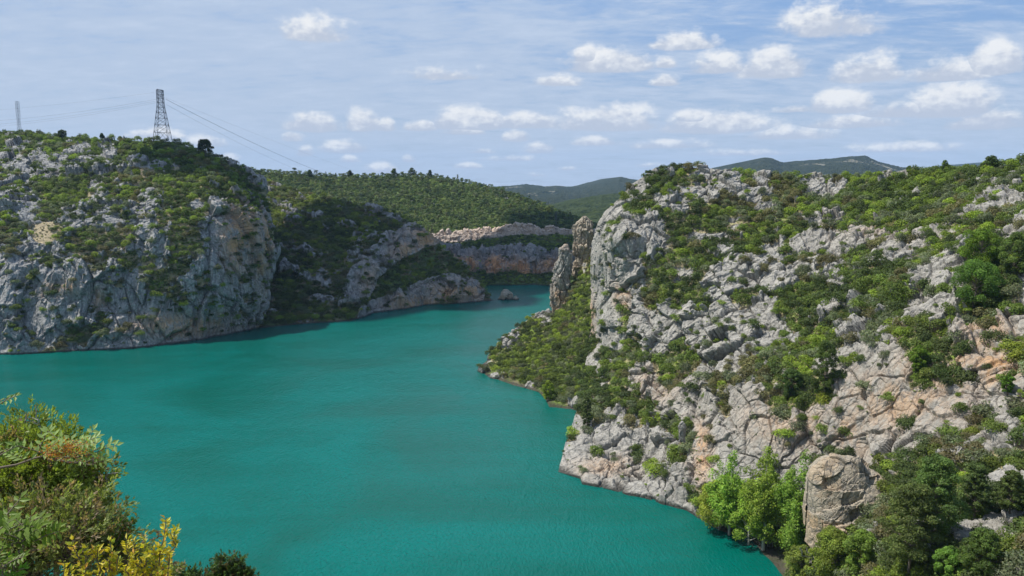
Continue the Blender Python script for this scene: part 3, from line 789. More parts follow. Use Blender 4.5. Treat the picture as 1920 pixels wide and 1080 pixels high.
def near_hillside():
    xs = np.linspace(-70, 130, 160); ys = np.linspace(-60, 104, 130)
    X, Yg = np.meshgrid(xs, ys)
    base = 86.2 - np.maximum(0, Yg - 1.5) * 0.74 - np.maximum(0, Yg - 1.5) ** 1.0 * 0.14
    right = sstep(30, 95, X - 0.15 * Yg) * sstep(30, 90, Yg)
    Z = base * (1 - right) + right * (base + (Yg - 20) * 0.50)
    Pf = np.stack([X.ravel(), Yg.ravel(), Z.ravel()], 1)
    Z += (fbm(Pf / 6, 4, 91) * 0.8).reshape(X.shape) * sstep(2, 12, np.hypot(X, Yg))
    ii = np.arange(X.size).reshape(X.shape)
    F = np.stack([ii[:-1, :-1], ii[:-1, 1:], ii[1:, 1:], ii[1:, :-1]], -1).reshape(-1, 4)
    rk = sstep(0.1, 0.3, fbm(Pf / 4, 3, 93))
    c = np.stack([rk, rk * 0, np.full(len(rk), .45), np.ones(len(rk))], 1)
    tag(obj('near_hillside', mesh_np('near_hillside', np.stack([X, Yg, Z], -1).reshape(-1, 3), F, {'mix': c}), M_ROCK), kind='structure')


near_hillside()


def water():
    mt, nt, N, L = mat_new('turquoise_water'); b = NB(nt)
    geo = N.new('ShaderNodeNewGeometry'); P = geo.outputs['Position']
    pa = b.mapping(P, (1.0, 0.45, 1), (0, 0, 0.5))
    w1 = b.noise(pa, 1.5, 3, 0.6, 0.4); w2 = b.noise(b.mapping(P, (1.2, 0.6, 1), (0, 0, -0.3)), 0.22, 3, 0.5, 0.5)
    big = b.noise(P, 0.012, 4, 0.55, 1.0)
    streak = b.noise(b.mapping(P, (0.01, 0.05, 1), (0, 0, 0.45)), 1.0, 4, 0.6)
    body = b.mix(b.mapr(b.m('ADD', b.m('MULTIPLY', big, 0.7), b.m('MULTIPLY', streak, 0.3)), 0.36, 0.66), (0.0002, 0.078, 0.058), (0.0002, 0.118, 0.100))
    h = b.m('ADD', b.m('MULTIPLY', w1, 1.0), b.m('MULTIPLY', w2, 1.0))
    amp = b.mapr(big, 0.35, 0.65, 0.55, 1.0)
    bp = N.new('ShaderNodeBump'); bp.inputs['Distance'].default_value = 0.45
    L.new(b.m('MULTIPLY', amp, 1.0), bp.inputs['Strength']); L.new(h, bp.inputs['Height'])
    s = b.bsdf(body, 0.08, 0.24, bp.outputs[0], IOR=1.33, Specular_Tint=(0.25, 0.90, 1.0))
    b.out(s.outputs[0])
    V = [(-3000, -400, 0), (3000, -400, 0), (3000, 1100, 0), (-3000, 1100, 0)]
    tag(obj('water', mesh_np('water', V, [(0, 1, 2, 3)]), mt), kind='structure')


water()

# ------------------------------------------------------------------ foliage
def unit(v):
    return v / (np.linalg.norm(v, axis=-1, keepdims=True) + 1e-9)


def leaf_cloud(rng, lobes, n, size, col, vary=0.35, asp=0.7, up=0.35, lobevar=0.25, under=-0.35, shell=0.72):
    """n small leaf-clump faces through the outer part of the lobes: (n,4,3) quads and (n,3) colours"""
    lobes = np.asarray(lobes, float)
    w = lobes[:, 3] * lobes[:, 4]; w = w / w.sum()
    k = rng.choice(len(lobes), n, p=w)
    d = unit(rng.normal(size=(n, 3)))
    flip = d[:, 2] < under
    d[flip, 2] *= -1
    rad = shell + (1 - shell) * rng.random(n) ** 0.6 * 1.25
    inner = rng.random(n) < 0.15
    rad[inner] *= 0.7
    p = lobes[k, :3] + d * lobes[k, 3:6] * rad[:, None]
    nn = unit(d * 0.9 + unit(rng.normal(size=(n, 3))) * 0.75 + np.array([0, 0, up]))
    a = unit(np.cross(nn, rng.normal(size=(n, 3)))); b = np.cross(nn, a)
    sz = size * (0.6 + 0.8 * rng.random(n))[:, None]
    q = np.stack([p - a * sz - b * sz * asp * .3, p - b * sz * asp, p + a * sz, p + b * sz * asp], 1)
    lv = 1 + (rng.random(len(lobes)) - 0.5) * 2 * lobevar
    f = (1 + (rng.random(n) - 0.5) * 2 * vary) * lv[k]
    hue = (rng.random(n) - 0.5)[:, None] * np.array([0.25, 0.0, 0.0])
    c = np.asarray(col)[None] * f[:, None] * (1 + hue)
    return q, c


def quads_mesh(name, q, c):
    n = len(q)
    return mesh_np(name, q.reshape(-1, 3), np.arange(n * 4).reshape(n, 4), {'col': np.repeat(c, 4, 0)})


def shrub_lobes(rng, nl=7, h=0.85, spread=0.62):
    L = [(0, 0, 0.32, 0.62, 0.62, 0.42)]
    for i in range(nl):
        a = rng.random() * 6.283; r = spread * math.sqrt(rng.random()); z = 0.22 + (h - 0.35) * rng.random() * (1 - r * 0.5)
        q = 0.26 + 0.22 * rng.random()
        L.append((math.cos(a) * r, math.sin(a) * r, z, q, q, q * 0.8))
    return L


def tree_lobes(rng, kind=0):
    if kind == 0:   # rounded pine
        L = [(0, 0, 0.9, .55, .55, .5), (0, 0, 0.4, .3, .3, .5)]
        for i in range(7):
            a = rng.random() * 6.283; z = 0.6 + rng.random() * 0.75; r = 0.55 * (1 - abs(z - 0.9) * 0.7) * math.sqrt(rng.random())
            q = 0.26 + 0.16 * rng.random(); L.append((math.cos(a) * r, math.sin(a) * r, z, q, q, q * .75))
    else:           # pointed pine
        L = []
        for i in range(9):
            t = i / 8; a = rng.random() * 6.283; r = (1 - t) * 0.28
            q = 0.36 - 0.24 * t; L.append((math.cos(a) * r, math.sin(a) * r, 0.35 + 1.75 * t, q, q, q * .9))
    return L


KINDS = [  # words, colour, weight
    ('dark green shrub', (0.066, 0.094, 0.022), .30),
    ('mid-green shrub', (0.120, 0.166, 0.027), .30),
    ('bright yellow-green shrub', (0.185, 0.245, 0.028), .15),
    ('grey-green shrub', (0.135, 0.158, 0.080), .17),
    ('olive brown shrub', (0.150, 0.140, 0.058), .08)]


def scatter(name, seed, n_try, rmin, rmax, rpow=2.2, rock_p=0.05, thresh=(0.42, 0.62), gap=0.62, zone=None):
    """random non-crowded spots on a sheet: list of (pos, r, kind, px, py)"""
    rng = np.random.default_rng(seed)
    s = SHEETS[name]; P = s['P']
    du = np.linalg.norm(np.gradient(P, axis=1), axis=-1); dv = np.linalg.norm(np.gradient(P, axis=0), axis=-1)
    w = np.clip(du * dv, 0, np.percentile(du * dv, 97))
    acc = rock_p + (1 - rock_p) * sstep(thresh[0], thresh[1], s['veg'])
    w = (w * acc).ravel(); w[P[..., 2].ravel() < 1.0] = 0
    if zone is not None: w = w * zone(s['px'], s['py']).ravel()
    w /= w.sum()
    k = rng.choice(len(w), n_try, p=w)
    Pk = P.reshape(-1, 3)[k]; rr = rmin + (rmax - rmin) * rng.random(n_try) ** rpow
    kn = fbm(Pk / 16.0, 2, seed + 9) + rng.normal(size=n_try) * 0.35
    order = np.argsort(-rr, kind='stable')
    cell = rmax * 1.5; H = {}; out = []
    ws = np.array([x[2] for x in KINDS]); cs = np.cumsum(ws)
    qn = np.argsort(np.argsort(kn)) / len(kn)
    for i in order:
        p = Pk[i]; r = rr[i]; key = (int(p[0] // cell), int(p[1] // cell), int(p[2] // cell)); ok = True
        for a in (-1, 0, 1):
            for b in (-1, 0, 1):
                for c in (-1, 0, 1):
                    for (q, r2) in H.get((key[0] + a, key[1] + b, key[2] + c), ()):
                        if (p[0] - q[0]) ** 2 + (p[1] - q[1]) ** 2 + (p[2] - q[2]) ** 2 < (gap * (r + r2)) ** 2:
                            ok = False; break
                    if not ok: break
                if not ok: break
            if not ok: break
        if ok:
            H.setdefault(key, []).append((p, r))
            kind = int(np.searchsorted(cs, qn[i]))
            out.append((p, r, min(kind, 4), float(s['px'].ravel()[k[i]]), float(s['py'].ravel()[k[i]])))
    return out


def merged(name, items, seed, label, cat, lobefn, lod, group=None, colmul=1.0, squash=(0.85, 1.3), kinds=None):
    """everything nobody could count, as one mesh; lod(px size) -> faces"""
    rng = np.random.default_rng(seed)
    if not items: return
    Q = []; C = []
    bank = {}
    px = np.array([r / p[1] * 800 for (p, r, *_r) in items]); nf = np.array([lod(x) for x in px])
    var = rng.integers(0, 7, len(items))
    kinds = kinds or [x[1] for x in KINDS]
    for f in np.unique(nf):
        for v in range(7):
            sel = np.where((nf == f) & (var == v))[0]
            if len(sel) == 0: continue
            r_ = np.random.default_rng(seed * 100 + v)
            q, c = leaf_cloud(r_, lobefn(r_), int(f), 1.15 / math.sqrt(f) * 1.35, (1, 1, 1))
            pos = np.array([items[i][0] for i in sel]); rr = np.array([items[i][1] for i in sel])
            a = rng.random(len(sel)) * 6.283; ca, sa = np.cos(a), np.sin(a)
            sz = squash[0] + (squash[1] - squash[0]) * rng.random(len(sel))
            X = q.reshape(-1, 3)
            x = (X[None, :, 0] * ca[:, None] - X[None, :, 1] * sa[:, None]) * rr[:, None] + pos[:, 0:1]
            y = (X[None, :, 0] * sa[:, None] + X[None, :, 1] * ca[:, None]) * rr[:, None] + pos[:, 1:2]
            z = X[None, :, 2] * (rr * sz)[:, None] + pos[:, 2:3] - 0.12 * rr[:, None]
            Q.append(np.stack([x, y, z], -1).reshape(-1, 4, 3).astype(np.float32))
            kc = np.array([kinds[items[i][2] % len(kinds)] for i in sel]) * (0.62 + 0.7 * rng.random(len(sel)))[:, None] * colmul
            C.append((c[None] * kc[:, None]).reshape(-1, 3).astype(np.float32))
    Q = np.concatenate(Q); C = np.concatenate(C)
    o = obj(name, quads_mesh(name, Q, C), M_FOL)
    tag(o, label, cat, group, 'stuff'); return o


PROTO = {}
def shrub_proto(kind, v):
    if (kind, v) not in PROTO:
        rng = np.random.default_rng(500 + kind * 10 + v)
        q, c = leaf_cloud(rng, shrub_lobes(rng, 9), 1500, 0.050, KINDS[kind][1], lobevar=0.22)
        PROTO[kind, v] = quads_mesh('shrub', q, c)
    return PROTO[kind, v]


ORD = ['first', 'second', 'third', 'fourth', 'fifth', 'sixth', 'seventh', 'eighth', 'ninth', 'tenth', 'eleventh', 'twelfth', 'thirteenth', 'fourteenth', 'fifteenth', 'sixteenth', 'seventeenth', 'eighteenth', 'nineteenth', 'twentieth', 'twenty-first', 'twenty-second']


def individuals(items, zones, group, seed):
    rng = np.random.default_rng(seed)
    by = {}
    for it in items:
        z = min(zones, key=lambda q: (q[1] - it[3]) ** 2 + ((q[2] - it[4]) * 1.3) ** 2)[0]
        by.setdefault((it[2], z), []).append(it)
    for (kind, z), L in by.items():
        L.sort(key=lambda t: t[3])
        for i, (p, r, _, px, py) in enumerate(L):
            sh = bpy.data.objects.new('shrub', shrub_proto(kind, int(rng.integers(0, 3))))
            if not sh.data.materials: sh.data.materials.append(M_FOL)
            COL.objects.link(sh)
            sh.location = (p[0], p[1], p[2] - 0.15 * r)
            sh.rotation_euler = (0, 0, float(rng.random() * 6.28))
            sh.scale = (r, r * (0.85 + 0.3 * rng.random()), r * (0.85 + 0.4 * rng.random()))
            w = KINDS[kind][0]
            if len(L) == 1: lab = w + ' ' + z
            elif i == len(L) - 1: lab = 'rightmost ' + w + ' ' + z
            elif i == 0: lab = 'leftmost ' + w + ' ' + z
            else: lab = ORD[min(i, len(ORD) - 1)] + ' ' + w + ' from left ' + z
            tag(sh, lab, 'shrub', group)


Z5 = [('at the top of the white rock prow', 1150, 380), ('on the summit of the right-hand hill', 1290, 330), ('in the green gully below the summit', 1290, 410), ('beside the blocky summit crag', 1380, 370),
      ('on the pale slab above the twin pinnacles', 1200, 450), ('beside the long tilted slab', 1330, 460), ('on the skyline right of the crags', 1560, 345), ('on the sandy upper slope', 1600, 420),
      ('along the upper right skyline', 1840, 330), ('on the grassy slope at upper right', 1780, 390), ('on the rocks at the right edge', 1890, 430), ('among the rubble under the sandy slope', 1500, 480),
      ('on the cliff face beside the pinnacles', 1160, 540), ('in the gully in the middle of the promontory', 1260, 540), ('on the rubble ledges in mid slope', 1380, 560), ('in the wide green band of the mid slope', 1640, 540),
      ('above the grey slab at right', 1830, 500), ('beside the square upright block', 1560, 580), ('on the ledge over the big rock wall', 1640, 630), ('on the green ledge above the prow', 1210, 680),
      ('on the rubble left of the big wall', 1340, 660), ('on the ledge of the grey rounded wall', 1380, 710), ('in the cleft between the two big walls', 1520, 700), ('on the brink of the orange cracked wall', 1740, 660),
      ('on the rocky corner at far right', 1870, 620), ('on the orange ledge at far right', 1900, 690), ('above the waterside prow', 1110, 740), ('on the loose slope above the water', 1210, 770),
      ('on the waterside cliff of the prow', 1150, 850), ('in the gully behind the prow', 1270, 830), ('by the water left of the poplars', 1290, 910), ('at the foot of the big rock wall', 1560, 860),
      ('on the slope below the cracked wall', 1800, 780), ('above the pines at lower right', 1740, 860), ('on the lower slope at the right edge', 1880, 870), ('beside the tan boulder', 1640, 960),
      ('beside the pines at lower right', 1780, 980), ('in the bottom right corner', 1880, 1030), ('by the water below the boulder', 1530, 1040)]
Z6 = [('on the low headland by the water', 960, 690), ('at the tip of the low headland', 910, 680), ('below the tall pinnacle', 1050, 610), ('in the gully behind the pinnacles', 1095, 540), ('on the headland next to the prow', 1060, 710)]
Z1 = [('on the grassy top of the left hill', 120, 270), ('among the upper rocks of the left hill', 80, 320), ('on the slope under the pylon', 300, 320), ('on the wooded shoulder of the left hill', 400, 330), ('beside the scree patch on the left hill', 90, 420),
      ('in mid slope of the left hill', 220, 400), ('above the left cliff', 330, 470), ('on the left cliff face', 120, 540), ('on the ledge of the left cliff', 230, 520), ('by the water under the left cliff', 130, 640), ('on the cliff at the shadowed corner', 440, 500), ('at the foot of the left cliff', 300, 620)]
Z2 = [('on the shadowed middle slope', 560, 500), ('on the crest of the middle peninsula', 680, 400), ('between the two middle cliff bands', 820, 510), ('at the shore of the middle peninsula', 620, 590), ('at the tip of the middle peninsula', 900, 550), ('in the dark gully beside the left hill', 500, 440)]


def lod(x):
    return 60 if x < 1.2 else (110 if x < 2.2 else (220 if x < 3.6 else (420 if x < 5.5 else 800)))


def vegetation():
    # right promontory
    it = scatter('right_promontory', 51, 17000, 0.8, 3.8, 1.5, rock_p=0.02, thresh=(0.47, 0.58), gap=0.42)
    it6 = scatter('low_headland', 61, 5000, 0.7, 3.0, 1.5, rock_p=0.03, thresh=(0.47, 0.58), gap=0.44)
    it1 = scatter('left_hill', 71, 14000, 1.1, 4.2, 1.7, rock_p=0.03, gap=0.46, thresh=(0.47, 0.58), zone=lambda px, py: np.where(py < 305 + 0.02 * px, np.where(px > 330, 1.0, np.where(py < 266, 0.5, 0.16)), 1.0) * (1 - 0.97 * sstep(0.3, 0.42, blobs(px, py, SCREE))))
    it2 = scatter('middle_peninsula', 81, 10000, 1.2, 4.2, 1.5, rock_p=0.03, gap=0.46, thresh=(0.47, 0.58), zone=lambda px, py: 1 - 0.85 * blobs(px, py, [(590, 368, 60, 22, 1)]))
    it4 = scatter('far_cliff', 91, 5000, 0.9, 2.7, 1.4, rock_p=0.01, gap=0.46)
    size = lambda t: t[1] / t[0][1]
    srt = lambda L: sorted(L, key=lambda t: (not (4 < t[3] < 1916 and t[4] < 1076), -size(t)))
    a = srt(it); b = srt(it6); c = srt(it1); d = srt(it2)
    individuals(a[:190], Z5, 'shrubs on the right-hand promontory', 1)
    individuals(b[:30], Z6, 'shrubs on the low headland', 2)
    individuals(c[:55], Z1, 'shrubs on the left hill', 3)
    individuals(d[:25], Z2, 'shrubs on the middle peninsula', 4)
    merged('scrub', a[190:], 1, 'mass of small green shrubs covering the ledges of the right-hand promontory', 'scrub', shrub_lobes, lod)
    merged('scrub', b[30:], 2, 'dense green scrub covering the low headland below the pinnacles', 'scrub', shrub_lobes, lod)
    merged('scrub', c[55:], 3, 'mass of small shrubs dotted over the left hill and its cliffs', 'scrub', shrub_lobes, lod)
    merged('scrub', d[25:], 4, 'dark green scrub covering the shadowed middle peninsula', 'scrub', shrub_lobes, lod, colmul=1.0)
    merged('scrub', it4, 5, 'scrub on the plateau and at the foot of the far cliff', 'scrub', shrub_lobes, lod, colmul=0.95)
    # small tufts between the shrubs
    tf = scatter('right_promontory', 52, 9000, 0.22, 0.5, 1.5, rock_p=0.10, thresh=(0.30, 0.55))
    merged('tussocks', [(p, r, (1, 3, 2, 3)[i % 4], x, y) for i, (p, r, k, x, y) in enumerate(tf)], 6, 'small green tufts of grass and herbs on the right-hand slope', 'grass tufts', shrub_lobes, lambda x: 40 if x < 2 else 90, colmul=0.92)
    tf = scatter('left_hill', 53, 8000, 0.35, 0.8, 1.5, rock_p=0.10, thresh=(0.30, 0.55))
    merged('tussocks', [(p, r, (1, 3, 2, 3)[i % 4], x, y) for i, (p, r, k, x, y) in enumerate(tf)], 7, 'small green tufts of grass and herbs on the left hill', 'grass tufts', shrub_lobes, lambda x: 30, colmul=0.9)
    # the wood on the far hill
    tw = scatter('wooded_hill', 101, 14000, 2.4, 5.0, 1.2, rock_p=1.0, gap=0.46)
    n0 = [t for i, t in enumerate(tw) if i % 8]; n1 = [t for i, t in enumerate(tw) if i % 8 == 0]
    tk = [(0.058, 0.085, 0.026), (0.105, 0.138, 0.040), (0.150, 0.178, 0.055), (0.110, 0.125, 0.058), (0.080, 0.115, 0.034)]
    merged('pine_wood', n0, 8, 'pine wood covering the hill behind the road cutting', 'wood', lambda r: tree_lobes(r, 0), lambda x: 170, squash=(0.65, 1.0), kinds=tk)
    merged('pine_wood', n1, 9, 'taller pointed pines scattered through the wood on the hill', 'wood', lambda r: tree_lobes(r, 1), lambda x: 90, squash=(0.6, 0.9), kinds=tk)
    print('veg', len(it), len(it6), len(it1), len(it2), len(it4), len(tw))


vegetation()

# ------------------------------------------------------------------ free-standing rocks
def rock_column(name, outline, Y, label, cat, mat, depth=0.8, seed=0, amp=1.0, sc=3.0, flute=0.5, orange=0.3, nth=120, nz=120, group=None):
    o = np.array(outline, float)
    L = world_at(o[:, 1], o[:, 0], Y); Rr = world_at(o[:, 2], o[:, 0], Y)
    z = L[:, 2]; cx = (L[:, 0] + Rr[:, 0]) / 2; hw = (Rr[:, 0] - L[:, 0]) / 2
    idx = np.argsort(z); z, cx, hw = z[idx], cx[idx], hw[idx]
    zz = np.linspace(z[0] - 3, z[-1], nz); C = np.interp(zz, z, cx); Hh = np.interp(zz, z, hw)
    th = np.linspace(0, 2 * math.pi, nth, endpoint=False)
    e = 1.0
    ct = np.sign(np.cos(th)) * np.abs(np.cos(th)) ** e; st = np.sign(np.sin(th)) * np.abs(np.sin(th)) ** e
    X = C[:, None] + Hh[:, None] * ct; Yv = Y + hw.max() * depth + (Hh[:, None] * 0.35 + hw.max() * 0.65 * (Hh[:, None] / hw.max()) ** 0.7) * depth * st
    Z = np.repeat(zz[:, None], nth, 1)
    dome = hw[-1] * 0.5
    zr = [zz[-1] + dome * k for k in (0.45, 0.75, 0.93)]; sr = (0.85, 0.6, 0.3)
    X = np.concatenate([X] + [(C[-1] + (X[nz - 1:nz] - C[-1]) * f) for f in sr]); yc = Y + hw.max() * depth
    Yv = np.concatenate([Yv] + [yc + (Yv[nz - 1:nz] - yc) * f for f in sr]); Z = np.concatenate([Z] + [np.full((1, nth), q) for q in zr])
    nz += 3; zz = np.r_[zz, zr]
    top = np.array([[C[-1], yc, zz[-1] + dome * 0.07]])
    P = np.stack([X, Yv, Z], -1).reshape(-1, 3)
    N = np.stack([np.repeat(ct[None], nz, 0), np.repeat(st[None], nz, 0), np.zeros((nz, nth))], -1).reshape(-1, 3)
    N = unit(N)
    q = P * np.array([1, 1, flute])
    f1, f2, idv, tl = worley(q / sc, seed + 3); g1, g2, idg, tg = worley(q / (sc * 0.4) + tl[:, None], seed + 8)
    d = (idv - .5) * .9 + tl * 1.4 - .8 * (1 - sstep(0, .10, f2 - f1)) + (idg - .5) * .35 + tg * .5 - .3 * (1 - sstep(0, .14, g2 - g1)) + fbm(P / 1.0, 3, seed) * .3 + fbm(P / 7, 2, seed + 2) * 1.0
    fade = np.clip((zz[-1] - P[:, 2]) / (hw.max() * 0.6), 0.25, 1)
    P = P + N * (d * amp * fade)[:, None]; P[:, 2] += tl * amp * 0.6 * fade
    V = np.concatenate([P, top]); ii = np.arange(nz * nth).reshape(nz, nth); jj = np.roll(ii, -1, 1)
    F = np.stack([ii[:-1], jj[:-1], jj[1:], ii[1:]], -1).reshape(-1, 4)
    cap = np.stack([ii[-1], jj[-1], np.full(nth, len(P)), np.full(nth, len(P))], -1)
    F = np.concatenate([F, cap])
    og = orange * np.clip(1.4 - (V[:, 2] - zz[0] - 3) / (zz[-1] - zz[0]) * 2.2, 0, 1) + orange * 0.5 * (fbm(V / 5, 2, seed + 30) > 0.15)
    col = np.stack([np.ones(len(V)), og, np.zeros(len(V)), np.ones(len(V))], 1)
    me = mesh_np(name, V, F, {'mix': col}); me.validate()
    ob = obj(name, me, mat); tag(ob, label, cat, group); return ob


rock_column('rock_pinnacle', [(612, 1038, 1080), (585, 1037, 1076), (560, 1034, 1073), (530, 1035, 1072), (500, 1042, 1073), (480, 1048, 1073), (468, 1052, 1071), (461, 1057, 1067)], 396,
            'front rock pinnacle, leaning grey limestone column with an orange foot on the low headland', 'rock pinnacle', M_ROCK, seed=201, amp=0.9, orange=0.6, depth=0.9)
rock_column('rock_pinnacle', [(560, 1078, 1118), (500, 1080, 1116), (460, 1077, 1114), (440, 1076, 1113), (425, 1080, 1112), (415, 1086, 1109), (408, 1092, 1103)], 402,
            'taller rear rock pinnacle with yellow lichen top, next to the steep prow', 'rock pinnacle', M_BOULD, seed=211, amp=1.0, orange=0.2, depth=0.8)
def loaf_boulder(name, top, ybot, Y, depth, label, cat, mat, seed=0, amp=1.0, sc=4.0, nx=300, nphi=240, orange=0.3):
    """boulder whose outline from the viewpoint follows top (px, py); real depth behind it"""
    tp = np.array(top, float); W = world_at(tp[:, 0], tp[:, 1], Y + depth * 0.8); zb = float(world_at(np.array(tp[0, 0]), np.array(float(ybot)), Y)[2])
    xx = np.linspace(W[0, 0], W[-1, 0], nx); zt = np.interp(xx, W[:, 0], W[:, 2])
    k = np.ones(9) / 9; zt = np.convolve(np.pad(zt, 4, mode='edge'), k, 'valid')
    u = (xx - xx[0]) / (xx[-1] - xx[0]) * 2 - 1
    dep = depth * np.sqrt(np.clip(1 - np.abs(u) ** 3.0, 0.0, 1)) + 0.3
    ph = np.linspace(-0.25, math.pi, nphi)
    c = np.cos(ph); s_ = np.sin(ph)
    cy = np.sign(c) * np.abs(c) ** 0.75; sz = np.sign(s_) * np.abs(s_) ** 0.9
    X = np.repeat(xx[:, None], nphi, 1); Yv = Y + depth * 0.9 - dep[:, None] * cy[None] * (1 - 0.25 * np.clip(sz[None], 0, 1) ** 2)
    Z = zb + (zt[:, None] - zb) * sz[None]
    P = np.stack([X, Yv, Z], -1)
    N = unit(np.cross(np.gradient(P, axis=1), np.gradient(P, axis=0))); out_ = P - np.array([(xx[0] + xx[-1]) / 2, Y + depth * 0.9, zb]); N = np.where((N * out_).sum(-1, keepdims=True) < 0, -N, N)
    Pf = P.reshape(-1, 3)
    ca, sa = math.cos(0.55), math.sin(0.55)
    q = np.stack([Pf[:, 0] * ca + Pf[:, 2] * sa, Pf[:, 1], (-Pf[:, 0] * sa + Pf[:, 2] * ca) * 1.7], 1) + 0.5 * np.stack([fbm(Pf / 2.5, 2, seed + a_) for a_ in (61, 62, 63)], 1)
    f1, f2, idv, tl = worley(q / sc, seed + 3); g1, g2, idg, tg = worley(q / (sc * 0.42), seed + 8)
    d = (idv - .5) * .6 + tl * 1.4 - .35 * (1 - sstep(0, .035, f2 - f1)) + (idg - .5) * .12 + tg * .25 - .20 * (1 - sstep(0, .06, g2 - g1)) + fbm(Pf / .9, 3, seed) * .14 + fbm(Pf / 6, 2, seed + 2) * 1.2
    P = P + N * (d * amp).reshape(nx, nphi, 1) * np.clip((1 - np.abs(u)) * 6, 0.15, 1)[:, None, None]
    ii = np.arange(nx * nphi).reshape(nx, nphi)
    F = np.stack([ii[:-1, :-1], ii[1:, :-1], ii[1:, 1:], ii[:-1, 1:]], -1).reshape(-1, 4)
    n = nx * nphi; og = orange * (fbm(Pf / 4, 3, seed + 30) > 0.05) + 0.4 * (Pf[:, 2] < zb + 4)
    ob = obj(name, mesh_np(name, P.reshape(-1, 3), F, {'mix': np.stack([np.ones(n), og, np.zeros(n), np.ones(n)], 1)}), mat)
    tag(ob, label, cat); return ob


loaf_boulder('boulder', [(1512, 1000), (1515, 940), (1516, 905), (1522, 886), (1540, 868), (1562, 855), (1580, 858), (1594, 855), (1610, 864), (1628, 880), (1648, 890), (1668, 905), (1690, 940), (1702, 985)], 1015, 158, 8.0,
             'huge tan boulder with a rounded cracked face, right of the poplars', 'boulder', M_BOULD, seed=227, amp=0.85, sc=4.6)
rock_column('rock_crag', [(940, 1625, 1700), (905, 1636, 1696), (885, 1645, 1688), (872, 1652, 1680), (866, 1658, 1672)], 178,
            'small pale crag poking up behind the right end of the tan boulder', 'rock', M_BOULD, seed=231, amp=0.6, sc=2.2, orange=0.2, depth=0.9, flute=0.9)
rock_column('islet_rock', [(572, 931, 964), (563, 934, 962), (556, 936, 961), (550, 939, 958), (547, 942, 955)], 588,
            'large rounded islet rock in the water off the tip of the middle peninsula', 'rock', M_BOULD, seed=241, amp=1.1, sc=4, orange=0.2, nth=70, nz=50)
rock_column('islet_rock', [(571, 957, 974), (564, 959, 973), (559, 962, 971), (556, 965, 969)], 588,
            'small pointed islet rock right beside the large one', 'rock', M_BOULD, seed=251, amp=0.7, sc=3, orange=0.2, nth=50, nz=30)
rock_column('perched_boulder', [(812, 1274, 1287), (803, 1273, 1288), (796, 1275, 1286), (792, 1278, 1283)], 226,
            'small round grey boulder perched at the lower end of the rock wall edge', 'boulder', M_ROCK, seed=261, amp=0.15, sc=1.5, orange=0.0, nth=50, nz=40, flute=1)


# ------------------------------------------------------------------ trees
def tube_arrays(paths, seg=6):
    """paths: list of (points, radii)"""
    V = []; F = []; n0 = 0
    for pts, rad in paths:
        pts = np.array(pts, float); rad = np.array(rad, float)
        t = np.gradient(pts, axis=0); t = unit(t)
        ref = np.array([0.3, 0.9, 0.2]); a = unit(np.cross(t, ref)); b = np.cross(t, a)
        th = np.linspace(0, 2 * math.pi, seg, endpoint=False)
        ring = pts[:, None] + rad[:, None, None] * (np.cos(th)[None, :, None] * a[:, None] + np.sin(th)[None, :, None] * b[:, None])
        m = len(pts); ii = np.arange(m * seg).reshape(m, seg) + n0; jj = np.roll(ii, -1, 1)
        V.append(ring.reshape(-1, 3)); F.append(np.stack([ii[:-1], jj[:-1], jj[1:], ii[1:]], -1).reshape(-1, 4))
        n0 += m * seg
    return np.concatenate(V), np.concatenate(F)


def bent(p0, p1, rng, wob=0.06, n=6, sag=0.0):
    p0 = np.array(p0, float); p1 = np.array(p1, float); L = np.linalg.norm(p1 - p0)
    t = np.linspace(0, 1, n)[:, None]
    w = rng.normal(size=(n, 3)) * wob * L * np.sin(t * math.pi)
    w[:, 2] += sag * L * np.sin(t[:, 0] * math.pi)
    return p0 + (p1 - p0) * t + w


